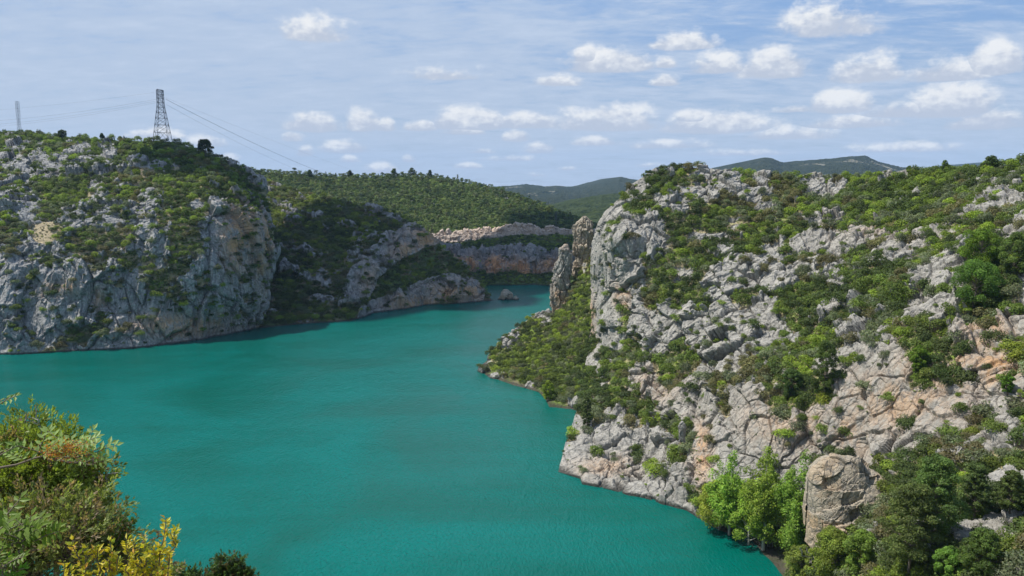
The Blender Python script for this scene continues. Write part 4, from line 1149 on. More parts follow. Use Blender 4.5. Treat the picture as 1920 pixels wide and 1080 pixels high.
def near_tree(name, base, h, cr, kind, col, label, cat, seed, bark, group=None, n=9000, leaf=0.16, crown_from=0.25, lean=(0, 0)):
    rng = np.random.default_rng(seed)
    root = empty(name, base); tag(root, label, cat, group)
    topp = np.array([lean[0] * h, lean[1] * h, h])
    trunk = bent((0, 0, -0.6), topp * 0.93, rng, 0.012, 9)
    paths = [(trunk, np.linspace(h * 0.018 + 0.03, 0.03, 9))]
    lobes = []
    nl = {'pine': 58, 'poplar': 12, 'bushy': 44, 'umbrella': 16}[kind]
    for i in range(nl):
        t = crown_from + (1 - crown_from) * (i + rng.random()) / nl
        p = np.array([np.interp(t, np.linspace(0, 0.93, 9), trunk[:, k]) for k in range(3)]); p[2] = h * t * 0.97
        a = i * 2.399 + rng.random() * 0.8
        if kind == 'pine':
            R_ = cr * (0.30 + 0.75 * math.sin(min(1, (1 - t) * 1.25) * math.pi * 0.5)) * (0.65 + 0.45 * rng.random()) * min(1, 0.45 + (t - crown_from) * 4); dz = h * 0.03 + 0.25 * R_; q = (0.23, 0.23, 0.14)
        elif kind == 'poplar':      # several leaders, each a loose plume
            t0 = 0.12 + 0.35 * rng.random(); p = np.array([np.interp(t0, np.linspace(0, 0.93, 9), trunk[:, k]) for k in range(3)]); p[2] = h * t0
            hl = h * (1.0 if i == 0 else 0.5 + 0.45 * rng.random()); rr_ = 0.12 * cr if i == 0 else cr * (0.45 + 0.5 * rng.random())
            e = np.array([p[0] + math.cos(a) * rr_, p[1] + math.sin(a) * rr_, hl])
            pa = bent(p, e, rng, 0.04, 8); paths.append((pa, np.linspace(0.09, 0.02, 8)))
            for j in range(13):
                u_ = 0.12 + 0.88 * j / 12; o = pa[min(7, int(u_ * 7))]
                sp_ = cr * 0.34 * (1 - u_ ** 2) + 0.05 * cr
                oo = o + rng.normal(size=3) * np.array([sp_, sp_, cr * .12]); s_ = cr * (0.19 + 0.14 * rng.random()) * (1.15 - 0.45 * u_)
                lobes.append((*oo, s_, s_, s_ * 1.25)); paths.append((bent(o, oo, rng, .05, 4), np.linspace(.03, .01, 4)))
            continue
        elif kind == 'umbrella':
            t = max(t, 0.72); p[2] = h * t * 0.9; R_ = cr * math.sqrt(rng.random()); dz = h * 0.12; q = (0.34, 0.34, 0.17)
        else:
            R_ = cr * math.sqrt(max(0.05, 1 - (2 * t - 0.9) ** 2)) * (0.5 + 0.5 * rng.random()); dz = R_ * 0.5; q = (0.26, 0.26, 0.22)
        e = p + np.array([math.cos(a) * R_, math.sin(a) * R_, dz * (0.6 + 0.5 * rng.random())])
        pb = p.copy(); pb[2] -= dz * 0.3
        paths.append((bent(pb, e, rng, 0.05, 5, 0.05), np.linspace(0.035 + 0.018 * R_, 0.012, 5)))
        s_ = cr * (0.75 + 0.5 * rng.random())
        lobes.append((*e, q[0] * s_, q[1] * s_, q[2] * s_))
        if kind == 'pine':
            m_ = p + (e - p) * 0.55 + rng.normal(size=3) * 0.1 * cr; lobes.append((*m_, q[0] * s_ * .7, q[1] * s_ * .7, q[2] * s_ * .75))
    lobes.append((*(topp * 0.97), cr * 0.22, cr * 0.22, cr * 0.32))
    V, F = tube_arrays(paths)
    obj('trunk', mesh_np('trunk', V, F, smooth=True), bark, root)
    q, c = leaf_cloud(rng, lobes, n, leaf, col, lobevar=0.28, under=-0.7, shell=0.55, asp=0.55)
    obj('crown', quads_mesh('crown', q, c), M_FOL, root)
    return root


def at_px(px, py, Y):
    return Vector(world_at(np.array(px), np.array(py), Y))


def tree_px(name, sheet_, bx, by, ty, cw, *a, **k):
    """tree standing on a sheet at (bx,by) whose top reaches ty and whose crown is cw wide"""
    g = ground_at(sheet_, bx, by)
    h = (by - ty) / FPX * g.y * 1.04; cr = cw / 2 / FPX * g.y * (0.74 if a[0] == 'bushy' else 0.86)
    return near_tree(name, g, h, cr, *a, **k)


POP = (0.210, 0.330, 0.040)
tree_px('poplar', 'right_promontory', 1366, 1008, 856, 100, 'poplar', POP, 'left one of the three light green poplars at the waterside', 'tree', 301, M_PALE, 'poplars at the waterside', n=22000, leaf=0.24, crown_from=0.12)
tree_px('poplar', 'right_promontory', 1430, 1030, 833, 104, 'poplar', POP, 'tallest light green poplar, in the middle of the three at the waterside', 'tree', 302, M_PALE, 'poplars at the waterside', n=26000, leaf=0.24, crown_from=0.14)
tree_px('poplar', 'right_promontory', 1494, 1040, 846, 112, 'poplar', (0.165, 0.280, 0.034), 'right one of the three poplars, its pale trunk bare near the ground', 'tree', 303, M_PALE, 'poplars at the waterside', n=26000, leaf=0.24, crown_from=0.22)
tree_px('willow', 'right_promontory', 1344, 1000, 916, 118, 'bushy', (0.270, 0.345, 0.040), 'yellow-green rounded willow leaning over the water left of the poplars', 'tree', 304, M_PALE, n=16000, leaf=0.20, crown_from=0.1)
tree_px('willow', 'right_promontory', 1402, 1028, 925, 110, 'bushy', (0.200, 0.310, 0.036), 'green willow bush at the feet of the poplars', 'tree', 305, M_PALE, n=12000, leaf=0.20, crown_from=0.1)
PIN = (0.098, 0.138, 0.034)
tree_px('pine_tree', 'right_promontory', 1694, 1092, 896, 138, 'pine', PIN, 'dark pine in front of the tan boulder, leftmost of the lower right pines', 'tree', 311, M_BARK, 'pines at lower right', n=26000, leaf=0.15)
tree_px('pine_tree', 'right_promontory', 1746, 1040, 852, 118, 'pine', (0.095, 0.145, 0.032), 'tallest pine behind the dark one, with a forked crown', 'tree', 312, M_BARK, 'pines at lower right', n=24000, leaf=0.15)
tree_px('pine_tree', 'right_promontory', 1822, 985, 866, 74, 'pine', (0.085, 0.125, 0.030), 'short pine right of the tallest one on the rocky slope', 'tree', 313, M_BARK, 'pines at lower right', n=14000, leaf=0.14)
tree_px('pine_tree', 'right_promontory', 1842, 1086, 992, 90, 'pine', (0.085, 0.140, 0.026), 'mid-green young pine at the bottom edge right of the dark pine', 'tree', 314, M_BARK, 'pines at lower right', n=18000, leaf=0.13, crown_from=0.08)
tree_px('pine_tree', 'right_promontory', 1908, 985, 905, 60, 'pine', (0.080, 0.125, 0.026), 'pine at the right edge above the rocky ground', 'tree', 315, M_BARK, 'pines at lower right', n=14000, leaf=0.14, crown_from=0.1)
for k, (bx, by, ty, cw, col, lab) in enumerate([
        (1560, 1085, 992, 120, (0.165, 0.245, 0.030), 'broad bright green bush below the tan boulder'),
        (1612, 1075, 992, 90, (0.140, 0.210, 0.028), 'green bush between the tan boulder and the dark pine'),
        (1500, 1085, 1022, 80, (0.170, 0.205, 0.034), 'olive bush at the water edge below the poplars'),
        (1776, 1090, 1020, 70, (0.105, 0.180, 0.022), 'fresh green bush at the bottom edge between two pines'),
        (1903, 1064, 1012, 60, (0.130, 0.175, 0.040), 'pale green bush in the lower right corner'),
        (1826, 585, 500, 110, (0.095, 0.160, 0.022), 'wide dark green tree with a dome crown above the grey slab'),
        (1840, 512, 440, 96, (0.110, 0.185, 0.015), 'rounded bright green tree at upper right beside the crag'),
        (1902, 520, 445, 70, (0.105, 0.160, 0.030), 'green tree at the right edge next to the bright one'),
        (1728, 705, 655, 42, (0.100, 0.190, 0.012), 'vivid green bush hanging over the brink of the cracked wall'),
        (1904, 752, 718, 30, (0.090, 0.170, 0.015), 'small vivid green bush right of the cracked wall'),
        (1545, 742, 640, 66, (0.070, 0.115, 0.020), 'dark leafy thicket in the cleft above the big walls'),
        (1480, 745, 690, 50, (0.065, 0.105, 0.020), 'dark thicket on the brow of the rounded wall'),
        (1028, 752, 716, 30, (0.190, 0.275, 0.022), 'bright yellow-green bush at the waterline left of the prow'),
        (1100, 800, 745, 26, (0.060, 0.090, 0.022), 'dark bush clinging to the face of the prow')]):
    sh = 'low_headland' if bx < 1050 else 'right_promontory'
    tree_px('leafy_bush' if k not in (5, 6, 7) else 'broad_tree', sh, bx, by, ty, cw, 'bushy', col, lab, 'tree' if k in (5, 6, 7) else 'bush', 330 + k, M_BARK, n=int(3500 + cw * 150), leaf=0.16, crown_from=0.02)
tree_px('oak_tree', 'left_hill', 386, 296, 268, 36, 'bushy', (0.042, 0.068, 0.020), 'dark spreading oak on the skyline right of the pylon', 'tree', 351, M_BARK, n=3500, leaf=0.42, crown_from=0.3)
tree_px('oak_tree', 'left_hill', 117, 262, 246, 20, 'bushy', (0.042, 0.068, 0.020), 'round dark tree on the left hill skyline between the two pylons', 'tree', 352, M_BARK, n=1400, leaf=0.45, crown_from=0.1)
tree_px('oak_tree', 'left_hill', 191, 264, 251, 11, 'bushy', (0.042, 0.070, 0.024), 'small slim tree on the left hill skyline, nearer the big pylon', 'tree', 353, M_BARK, n=800, leaf=0.4, crown_from=0.25)
tree_px('pine_tree', 'right_promontory', 1220, 328, 318, 18, 'umbrella', (0.055, 0.085, 0.022), 'small flat-topped pine leaning out from the summit above the prow', 'tree', 354, M_BARK, n=1200, leaf=0.28, lean=(-0.3, 0))
tree_px('pine_tree', 'right_promontory', 1857, 322, 297, 34, 'pine', (0.065, 0.105, 0.026), 'dark conifer standing out on the skyline at far right', 'tree', 355, M_BARK, n=3500, leaf=0.22, crown_from=0.05)
tree_px('young_pine', 'right_promontory', 1772, 328, 305, 16, 'pine', (0.090, 0.155, 0.030), 'slender light green sapling on the skyline left of the dark conifer', 'tree', 356, M_BARK, n=1500, leaf=0.2, crown_from=0.02)
tree_px('small_oak', 'right_promontory', 1704, 327, 314, 12, 'bushy', (0.080, 0.120, 0.026), 'small round tree on the skyline below the end of the distant hills', 'tree', 357, M_BARK, n=1000, leaf=0.22, crown_from=0.2)
for k, (px, w, ty, lab) in enumerate([(582, 10, 320, 'first pine rising from the wood on the hill, by the cables'), (656, 9, 323, 'slim pine above the wood, second from the left'), (739, 11, 319, 'tall pointed pine standing alone above the wood skyline'),
                                (772, 14, 319, 'broad pine at the highest point of the wood'), (806, 8, 322, 'thin pine on the wood skyline right of the highest point')]):
    g = ground_at('wooded_hill', px, 334)
    near_tree('pine_tree', g, (336 - ty) / FPX * g.y, w / FPX * g.y / 2, 'pine', (0.080, 0.115, 0.035), lab, 'tree', 370 + k, M_BARK, 'pines on the wooded hill skyline', n=900, leaf=0.7, crown_from=0.15)


# ------------------------------------------------------------------ pylons and cables
def box_bar(p0, p1, w):
    return (np.array([p0, p1], float), np.array([w, w], float) * 0.7)


def pylon(name, base, h, wb, wt, label, seed=0, rz=0.5, arms=True, cell=7, scale=1.0):
    root = empty(name, base, rz); tag(root, label, 'pylon')
    def wd(t):   # half width up the mast
        return (np.interp(t, [0, 0.55, 0.72, 1.0], [wb, wb * 0.52, wt * 1.05, wt])) / 2
    legs = []; braces = []
    lv = [0, 0.18, 0.33, 0.46, 0.57, 0.67, 0.76, 0.84, 0.92, 1.0]
    cor = lambda t, k: np.array([(wd(t)) * (1, -1, -1, 1)[k], (wd(t)) * (1, 1, -1, -1)[k], h * t])
    for k in range(4):
        legs.append((np.array([cor(t, k) for t in lv]), np.full(len(lv), 0.19 * scale)))
    for a, b in zip(lv[:-1], lv[1:]):
        for k in range(4):
            k2 = (k + 1) % 4
            if a == 0:      # open legs with a raised brace
                mid = (cor(b, k) + cor(b, k2)) / 2
                braces.append(box_bar(cor(a, k), mid, 0.15 * scale)); braces.append(box_bar(cor(a, k2), mid, 0.15 * scale))
            else:
                braces.append(box_bar(cor(a, k), cor(b, k2), 0.15 * scale)); braces.append(box_bar(cor(a, k2), cor(b, k), 0.15 * scale))
            braces.append(box_bar(cor(b, k), cor(b, k2), 0.15 * scale))
    V, F = tube_arrays(legs, 4); obj('mast', mesh_np('mast', V, F), M_STEEL, root)
    V, F = tube_arrays(braces, 4); obj('bracing', mesh_np('bracing', V, F), M_STEEL, root)
    if arms:
        for t, L in ((0.90, 4.2), (1.0, 5.0)):
            ar = []
            for s_ in (-1, 1):
                tip = np.array([0, s_ * L, h * t + 0.2])
                for k in ((0, 1) if s_ > 0 else (2, 3)):
                    ar.append(box_bar(cor(t, k), tip, 0.12)); ar.append(box_bar(cor(t - 0.05, k), tip, 0.12))
                ar.append(box_bar(cor(t, 0) * 0 + np.array([0, s_ * L * 0.55, h * t - 0.3]), np.array([0, s_ * L * 0.55, h * t + 0.3]), 0.12))
            V, F = tube_arrays(ar, 4); arm = obj('cross_arm', mesh_np('cross_arm', V, F), M_STEEL, root)
            for s_ in (-1, 1):
                ins = [(np.array([[0, s_ * L, h * t + 0.1], [0, s_ * L, h * t - 1.6]]), np.array([0.16, 0.16]))]
                V, F = tube_arrays(ins, 6); obj('insulator', mesh_np('insulator', V, F), M_WIRE, arm)
    return root


gb = ground_at('left_hill', 305, 264); gb.z -= 0.5
H1 = 93.5 / FPX * gb.y
pylon('lattice_pylon', gb, H1, 27 / FPX * gb.y, 12 / FPX * gb.y * 0.8, 'tall steel lattice pylon standing on top of the left hill', rz=0.12)
P2 = at_px(32, 190, 790.0); P2b = Vector((P2.x, P2.y, P2.z - 40))
pylon('lattice_mast', P2b, 40.0, 3.6, 2.4, 'slim distant lattice mast behind the left hill, near the left edge', rz=1.5, arms=False, scale=0.5)
gm = ground_at('road_cut', 1042, 430)
pylon('lattice_mast', Vector((gm.x, gm.y - 3, gm.z - 4)), 20.0, 2.2, 1.3, 'small lattice mast in front of the road cutting at the foot of the wooded hill', rz=0.6, arms=False, scale=0.35)


def cable(name, a, b, sag, r, label):
    a = np.array(a); b = np.array(b); t = np.linspace(0, 1, 40)[:, None]
    p = a + (b - a) * t; p[:, 2] -= sag * 4 * (t * (1 - t))[:, 0]
    V, F = tube_arrays([(p, np.full(40, r))], 5)
    tag(obj(name, mesh_np(name, V, F, smooth=True), M_WIRE), label, 'cable', 'power cables')


yP = gb.y + 1
def wp(px, py, Y): return tuple(at_px(px, py, Y))
cable('power_cable', wp(311, 183, yP), wp(760, 352, 1120), 3, 0.03, 'thin top cable running right from the big pylon down over the wood')
cable('power_cable', wp(311, 186, yP - 3), wp(690, 352, 1120), 6, 0.10, 'dark thick cable running right from the big pylon, the most visible one')
cable('power_cable', wp(312, 196, yP + 3), wp(668, 356, 1120), 7, 0.05, 'lowest cable running right from the big pylon')
cable('power_cable', wp(299, 172, yP), wp(-260, 215, 900), 5, 0.03, 'faint top cable running left from the big pylon')
cable('power_cable', wp(299, 185, yP - 3), wp(-260, 225, 900), 9, 0.045, 'upper of the three close cables running left from the big pylon')
cable('power_cable', wp(299, 188, yP), wp(-260, 231, 900), 10, 0.045, 'middle one of the three close cables left of the big pylon')
cable('power_cable', wp(299, 191, yP + 3), wp(-260, 236, 900), 10, 0.04, 'lowest of the three close cables left of the big pylon')


# ------------------------------------------------------------------ a cloud high above, out of the picture, whose shade lies on the middle peninsula
def shade_cloud():
    rng = np.random.default_rng(8)
    Hc = 950.0
    off = SUN_DIR * (Hc / SUN_DIR.z)
    V = []; F = []; n0 = 0
    nu, nv = 40, 20
    u = np.linspace(0, 2 * math.pi, nu, endpoint=False); v = np.linspace(-math.pi / 2, math.pi / 2, nv)
    U, Vv = np.meshgrid(u, v)
    S = np.stack([np.cos(U) * np.cos(Vv), np.sin(U) * np.cos(Vv), np.sin(Vv)], -1).reshape(-1, 3)
    spots = [(-130, 550, 56), (-95, 598, 58), (-50, 600, 58), (-25, 655, 50), (30, 735, 60), (-35, 722, 52), (85, 720, 50), (70, 830, 60), (-165, 520, 32), (120, 860, 50)]
    for (cx, cy, r) in spots:
        p = S * np.array([r, r, r * 0.42]); p[:, 2] = np.where(p[:, 2] < 0, p[:, 2] * 0.35, p[:, 2])
        p = p * (1 + 0.16 * fbm((p + cx) / (r * 0.35), 3, 5))[:, None]
        p = p + np.array([cx + off.x, cy + off.y, Hc + 20])
        ii = np.arange(nu * nv).reshape(nv, nu) + n0; jj = np.roll(ii, -1, 1)
        V.append(p); F.append(np.stack([ii[:-1], jj[:-1], jj[1:], ii[1:]], -1).reshape(-1, 4)); n0 += nu * nv
    mt, nt, N, L = mat_new('cloud_white'); b = NB(nt)
    s = b.bsdf((0.9, 0.9, 0.9), 1.0, 0.0); b.out(s.outputs[0])
    tag(obj('cloud', mesh_np('cloud', np.concatenate(V), np.concatenate(F), smooth=True), mt), kind='structure')


shade_cloud()

# ------------------------------------------------------------------ haze
def haze():
    mt = bpy.data.materials.new('haze'); mt.use_nodes = True; nt = mt.node_tree; nt.nodes.clear()
    v = nt.nodes.new('ShaderNodeVolumePrincipled'); v.inputs['Density'].default_value = 4.2e-5
    v.inputs['Color'].default_value = (0.42, 0.66, 1.0, 1); v.inputs['Anisotropy'].default_value = 0.0
    o = nt.nodes.new('ShaderNodeOutputMaterial'); nt.links.new(v.outputs[0], o.inputs['Volume'])
    x, y0, y1, z0, z1 = 9500, -450, 12000, -40, 480
    V = [(-x, y0, z0), (x, y0, z0), (x, y1, z0), (-x, y1, z0), (-x, y0, z1), (x, y0, z1), (x, y1, z1), (-x, y1, z1)]
    F = [(3, 2, 1, 0), (4, 5, 6, 7), (0, 1, 5, 4), (1, 2, 6, 5), (2, 3, 7, 6), (3, 0, 4, 7)]
    tag(obj('haze', mesh_np('haze', V, F), mt), 'thin blue air between the near cliffs and the distant hills', 'haze', kind='stuff')


haze()

# ------------------------------------------------------------------ plants right in front of the camera
def leaf_quads(base, d, nrm, L, W, fold=0.25):
    """pointed leaves as two folded quads; all inputs (n,3) / (n,)"""
    d = unit(d); side = unit(np.cross(d, nrm)); up = np.cross(side, d)
    L = np.asarray(L)[:, None]; W = np.asarray(W)[:, None]
    mid = base + d * L * 0.48 - up * L * 0.03; tip = base + d * L - up * L * 0.10
    a = mid + side * W * 0.5 + up * W * fold - d * L * .04; b = mid - side * W * 0.5 + up * W * fold - d * L * .04
    return np.concatenate([np.stack([base, mid, tip, a], 1), np.stack([base, b, tip, mid], 1)])


def plume_bush(name, lobes_px, n_tips, col, label, seed, base_px, Yb, plume=0.10, leaf=0.011, per=34, parent=None, var=0.3, droop=0.0, brown=0.1):
    """juniper-like bush: branches, and feathery sprays of tiny scale leaves on every tip"""
    rng = np.random.default_rng(seed)
    bz = at_px(base_px[0], base_px[1], Yb)
    gz = 86.2 - max(0, Yb - 1.5) * 0.88
    root = empty(name, (bz.x, bz.y, gz)); tag(root, label, 'bush')
    C = []
    for (px, py, r, Y) in lobes_px:
        p = at_px(px, py, Y); C.append((p.x - bz.x, p.y - bz.y, p.z - gz, r / FPX * Y))
    C = np.array(C)
    w = C[:, 3] ** 2; k = rng.choice(len(C), n_tips, p=w / w.sum())
    d = unit(rng.normal(size=(n_tips, 3)) + np.array([0, -0.25, 0.35]))
    tip = C[k, :3] + d * C[k, 3:4] * (0.40 + 0.85 * rng.random(n_tips) ** 1.4)[:, None]
    pd = unit(d * 0.8 + rng.normal(size=(n_tips, 3)) * 0.35 + np.array([0, 0, 0.45 - droop]))
    Q = []; CC = []
    tint = (1 + (rng.random(n_tips) - .5) * 2 * var)[:, None] * np.array(col)[None]
    br = rng.random(n_tips) < brown; tint[br] = tint[br].mean(1, keepdims=True) * np.array([1.5, 1.1, .7])
    T = rng.random((n_tips, per)); ln = plume * (0.6 + 0.7 * rng.random(n_tips))
    side = rng.normal(size=(n_tips, per, 3)); 
    pos = tip[:, None] + pd[:, None] * (T * ln[:, None])[..., None] + side * (0.20 * ln[:, None] * (1.05 - T))[..., None]
    dirs = unit(pd[:, None] * 1.0 + side * 0.5)
    pos = pos.reshape(-1, 3); dirs = dirs.reshape(-1, 3)
    nn = unit(rng.normal(size=pos.shape))
    n = len(pos); L = leaf * (0.7 + 0.9 * rng.random(n))
    a = unit(np.cross(dirs, nn)) * (L * 0.32)[:, None]; e = dirs * L[:, None]
    q = np.stack([pos - e * .6, pos + a, pos + e, pos - a], 1)
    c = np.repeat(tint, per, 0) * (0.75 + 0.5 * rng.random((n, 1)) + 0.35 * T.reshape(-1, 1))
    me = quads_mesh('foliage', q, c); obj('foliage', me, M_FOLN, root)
    paths = []
    st = np.array([0, 0, 0.0])
    for j, cc in enumerate(C):
        r0 = 0.016 + 0.05 * cc[3]
        m0 = st + (cc[:3] - st) * 0.4 + np.array([0, 0.05, -0.15])
        P = np.array([st, m0, cc[:3]]); t = np.linspace(0, 1, 7)[:, None]
        cur = (1 - t) ** 2 * P[0] + 2 * t * (1 - t) * P[1] + t * t * P[2]
        paths.append((cur, np.linspace(r0, 0.006, 7)))
        sel = np.where(k == j)[0][:45]
        for i in sel:
            paths.append((bent(cc[:3] * 0.9 + cur[5] * 0.1, tip[i], rng, 0.07, 5), np.linspace(0.0045, 0.0018, 5)))
    V, F = tube_arrays(paths, 5); obj('branches', mesh_np('branches', V, F, smooth=True), M_BARK, root)
    return root


NB_ = np.array
JUN = (0.175, 0.215, 0.042)
plume_bush('juniper', [(60, 832, 46, 4.0), (20, 866, 60, 3.9), (110, 850, 50, 4.0), (70, 890, 60, 3.8), (18, 930, 60, 3.7), (150, 905, 46, 4.1), (185, 892, 22, 4.2), (110, 945, 50, 3.8), (172, 930, 26, 4.1)],
           1000, JUN, 'large olive-green juniper filling the lower left corner', 401, (40, 1200), 4.2)
plume_bush('juniper', [(60, 990, 62, 3.5), (150, 975, 52, 3.7), (195, 958, 22, 3.8), (120, 1030, 70, 3.4), (20, 1040, 60, 3.3), (195, 1020, 50, 3.6), (240, 1055, 40, 3.7), (290, 1085, 30, 3.8)],
           900, (0.165, 0.190, 0.065), 'greyer juniper with dry twigs under the olive-green one', 402, (110, 1260), 3.8, brown=0.3, droop=0.2)
plume_bush('juniper', [(166, 888, 20, 4.3), (130, 900, 36, 4.4), (176, 935, 20, 4.4), (100, 905, 40, 4.5), (140, 925, 30, 4.4)], 420, (0.085, 0.125, 0.036), 'dark juniper branch pointing right over the water', 403, (60, 1200), 4.7)
plume_bush('juniper', [(413, 1070, 11, 9.0), (413, 1052, 6, 9.0), (436, 1072, 11, 9.0), (432, 1050, 6, 9.0), (456, 1078, 11, 9.0), (450, 1058, 6, 9.0), (470, 1085, 10, 9.0), (400, 1085, 12, 9.0), (425, 1088, 14, 9.0), (360, 1088, 16, 8.0), (330, 1083, 12, 8.0)],
           420, (0.070, 0.110, 0.045), 'bluish-green juniper tips at the bottom edge right of the yellow shrub', 404, (425, 1300), 9.0, plume=0.09, leaf=0.016)


def compound_sprig(px, py, Y, px2, py2, rng, nleaf=7, pairs=4, L=0.042, W=0.016, spread=1.0):
    """a twig from (px,py) to (px2,py2) carrying pinnate leaves at its end"""
    a = NB_(at_px(px, py, Y)); b = NB_(at_px(px2, py2, Y)); ax = unit(b - a)
    paths = [(bent(a, b, rng, 0.03, 7), np.linspace(0.006, 0.0025, 7))]
    B = []; D = []; Nn = []; Ls = []; Ws = []
    for i in range(nleaf):
        th = i * 2.4; t = 1 - 0.5 * i / nleaf * spread
        o = a + (b - a) * t
        d = unit(ax * 0.35 + NB_([math.cos(th), 0.5 * math.sin(th) - 0.2, 0.5 + 0.4 * math.sin(th * 1.7)]))
        rl = L * (2.6 + rng.random())
        e = o + d * rl; paths.append((np.array([o, o + d * rl * .5 + NB_([0, 0, .004]), e]), np.array([.0022, .0016, .001])))
        nrm = unit(NB_([0.1, -0.6, 0.8]) + rng.normal(size=3) * 0.25); s_ = unit(np.cross(d, nrm))
        for j in range(pairs):
            tt = 0.3 + 0.62 * j / max(1, pairs - 1)
            for sg in (-1, 1):
                B.append(o + d * rl * tt); D.append(s_ * sg + d * 0.45 + NB_([0, 0, -0.1])); Nn.append(nrm); Ls.append(L * (.8 + .35 * rng.random())); Ws.append(W)
        B.append(e); D.append(d); Nn.append(nrm); Ls.append(L); Ws.append(W)
    q = leaf_quads(np.array(B), np.array(D), np.array(Nn), np.array(Ls), np.array(Ws), 0.18)
    return q, paths


def terebinth():
    rng = np.random.default_rng(411)
    g = Vector((-2.4, 2.7, 86.2 - 1.2 * 0.88))
    def build(name, specs, col, label, fruit=None, base=g):
        root = empty(name, base); tag(root, label, 'shrub')
        Q = []; C = []; P = []
        for sp in specs:
            q, pa = compound_sprig(*sp[:5], rng, **sp[5]); n = len(q)
            cc = np.array(col) * (0.8 + 0.45 * rng.random((n // 2, 1))); cc = np.concatenate([cc, cc * 0.93])
            Q.append(q); C.append(cc); P += pa
        V, F = tube_arrays(P, 5)
        b = NB_(base)
        obj('twigs', mesh_np('twigs', V - b, F, smooth=True), M_BARK, root)
        obj('leaves', quads_mesh('leaves', np.concatenate(Q) - b, np.concatenate(C)), M_FOLN, root)
        if fruit:
            px, py, Y, rx, n = fruit
            c0 = NB_(at_px(px, py, Y)); s_ = rx / FPX * Y
            fp = [(bent(c0 + NB_([-s_ * 1.2, 0, -s_ * .3]), c0 + rng.normal(size=3) * NB_([s_ * .8, s_ * .4, s_ * .4]), rng, .1, 4), np.full(4, .0008)) for _ in range(26)]
            V, F = tube_arrays(fp, 4); fs = obj('fruit_stalks', mesh_np('fruit_stalks', V - b, F), plain_material('red_stalk', (0.30, 0.13, 0.05), 0.7), root)
            p = c0 + rng.normal(size=(n, 3)) * NB_([s_ * .75, s_ * .4, s_ * .34]); dd = unit(rng.normal(size=(n, 3)))
            q = leaf_quads(p, dd, rng.normal(size=(n, 3)), np.full(n, .008), np.full(n, .006), .4)
            pal = NB_([(0.50, 0.16, 0.03), (0.58, 0.27, 0.05), (0.32, 0.32, 0.05), (0.46, 0.22, 0.04)])[rng.integers(0, 4, n)]
            obj('fruit', quads_mesh('fruit', q - b, np.concatenate([pal, pal])), M_FOLN, root)
        return root
    build('terebinth', [(-60, 900, 3.1, 140, 838, dict(nleaf=8, pairs=4, L=.038, W=.015)), (90, 862, 3.15, 172, 852, dict(nleaf=10, pairs=3, L=.036, W=.018)), (100, 862, 3.2, 168, 872, dict(nleaf=7, pairs=3, L=.026, W=.012))],
          (0.260, 0.360, 0.110), 'terebinth branch with pale compound leaves and a cluster of red-orange fruit', (122, 844, 3.06, 32, 520))
    build('terebinth', [(-60, 990, 2.6, 20, 1000, dict(nleaf=8, pairs=4, L=.038, W=.018)), (-40, 1040, 2.6, 66, 1014, dict(nleaf=9, pairs=4, L=.036, W=.017)), (20, 1060, 2.6, 62, 1000, dict(nleaf=7, pairs=3, L=.026, W=.012)), (-40, 1090, 2.5, 10, 1060, dict(nleaf=7, pairs=4, L=.026, W=.012))],
          (0.125, 0.195, 0.022), 'glossy dark green leafy branches low in the left corner, with long leaflets', base=g + Vector((0.3, -0.3, 0.2)))
    build('terebinth', [(-90, 790, 2.9, 2, 756, dict(nleaf=6, pairs=3, L=.026, W=.012)), (-70, 880, 2.9, 6, 850, dict(nleaf=6, pairs=3, L=.026, W=.012))],
          (0.160, 0.250, 0.040), 'leafy sprig poking in at the left edge above the juniper', base=g + Vector((-0.4, 0.1, 0)))


terebinth()


def leafy_stems(name, stems, label, col_fn, seed, base, L=0.024, W=0.013, dens=520, rad=0.022, cat='shrub'):
    """stems: (bx,by,tx,ty,Y); leaves spiral up each stem"""
    rng = np.random.default_rng(seed)
    root = empty(name, base); tag(root, label, cat); b = NB_(base)
    P = []; Q = []; C = []
    for (bx, by, tx, ty, Y) in stems:
        a = NB_(at_px(bx, by, Y)); e = NB_(at_px(tx, ty, Y - 0.03)); pa = bent(a, e, rng, 0.03, 8)
        P.append((pa, np.linspace(.0045, .0012, 8))); ln = np.linalg.norm(e - a); n = int(ln * dens)
        subs = [(pa, n, 1.0)]
        for _ in range(int(ln * 10)):
            t = 0.1 + 0.8 * rng.random(); i = int(t * 6); o = pa[i] + (pa[i + 1] - pa[i]) * (t * 6 % 1)
            f = o + unit(unit(e - a) * 0.9 + rng.normal(size=3) * 0.5) * (0.05 + 0.05 * rng.random()); sp = bent(o, f, rng, .05, 4)
            P.append((sp, np.linspace(.002, .0008, 4))); subs.append((sp, 16, 1.0))
        for (pp, m_, _s) in subs:
            t = rng.random(m_) * (len(pp) - 1.001); i = t.astype(int); o = pp[i] + (pp[i + 1] - pp[i]) * (t - i)[:, None]
            th = rng.random(m_) * 6.283; ax = unit(pp[-1] - pp[0])
            r_ = unit(np.cross(np.repeat(ax[None], m_, 0), rng.normal(size=(m_, 3))))
            d = unit(r_ + ax * 0.75)
            q = leaf_quads(o + r_ * 0.004, d, unit(ax * 1.0 + rng.normal(size=(m_, 3)) * 0.4), L * (.6 + .6 * rng.random(m_)), W * (.7 + .5 * rng.random(m_)), .22)
            Q.append(q); c = col_fn(rng, m_, o); C.append(np.concatenate([c, c * .92]))
    V, F = tube_arrays(P, 5); obj('stems', mesh_np('stems', V - b, F, smooth=True), M_BARK, root)
    obj('leaves', quads_mesh('leaves', np.concatenate(Q) - b, np.concatenate(C)), M_FOLN, root)


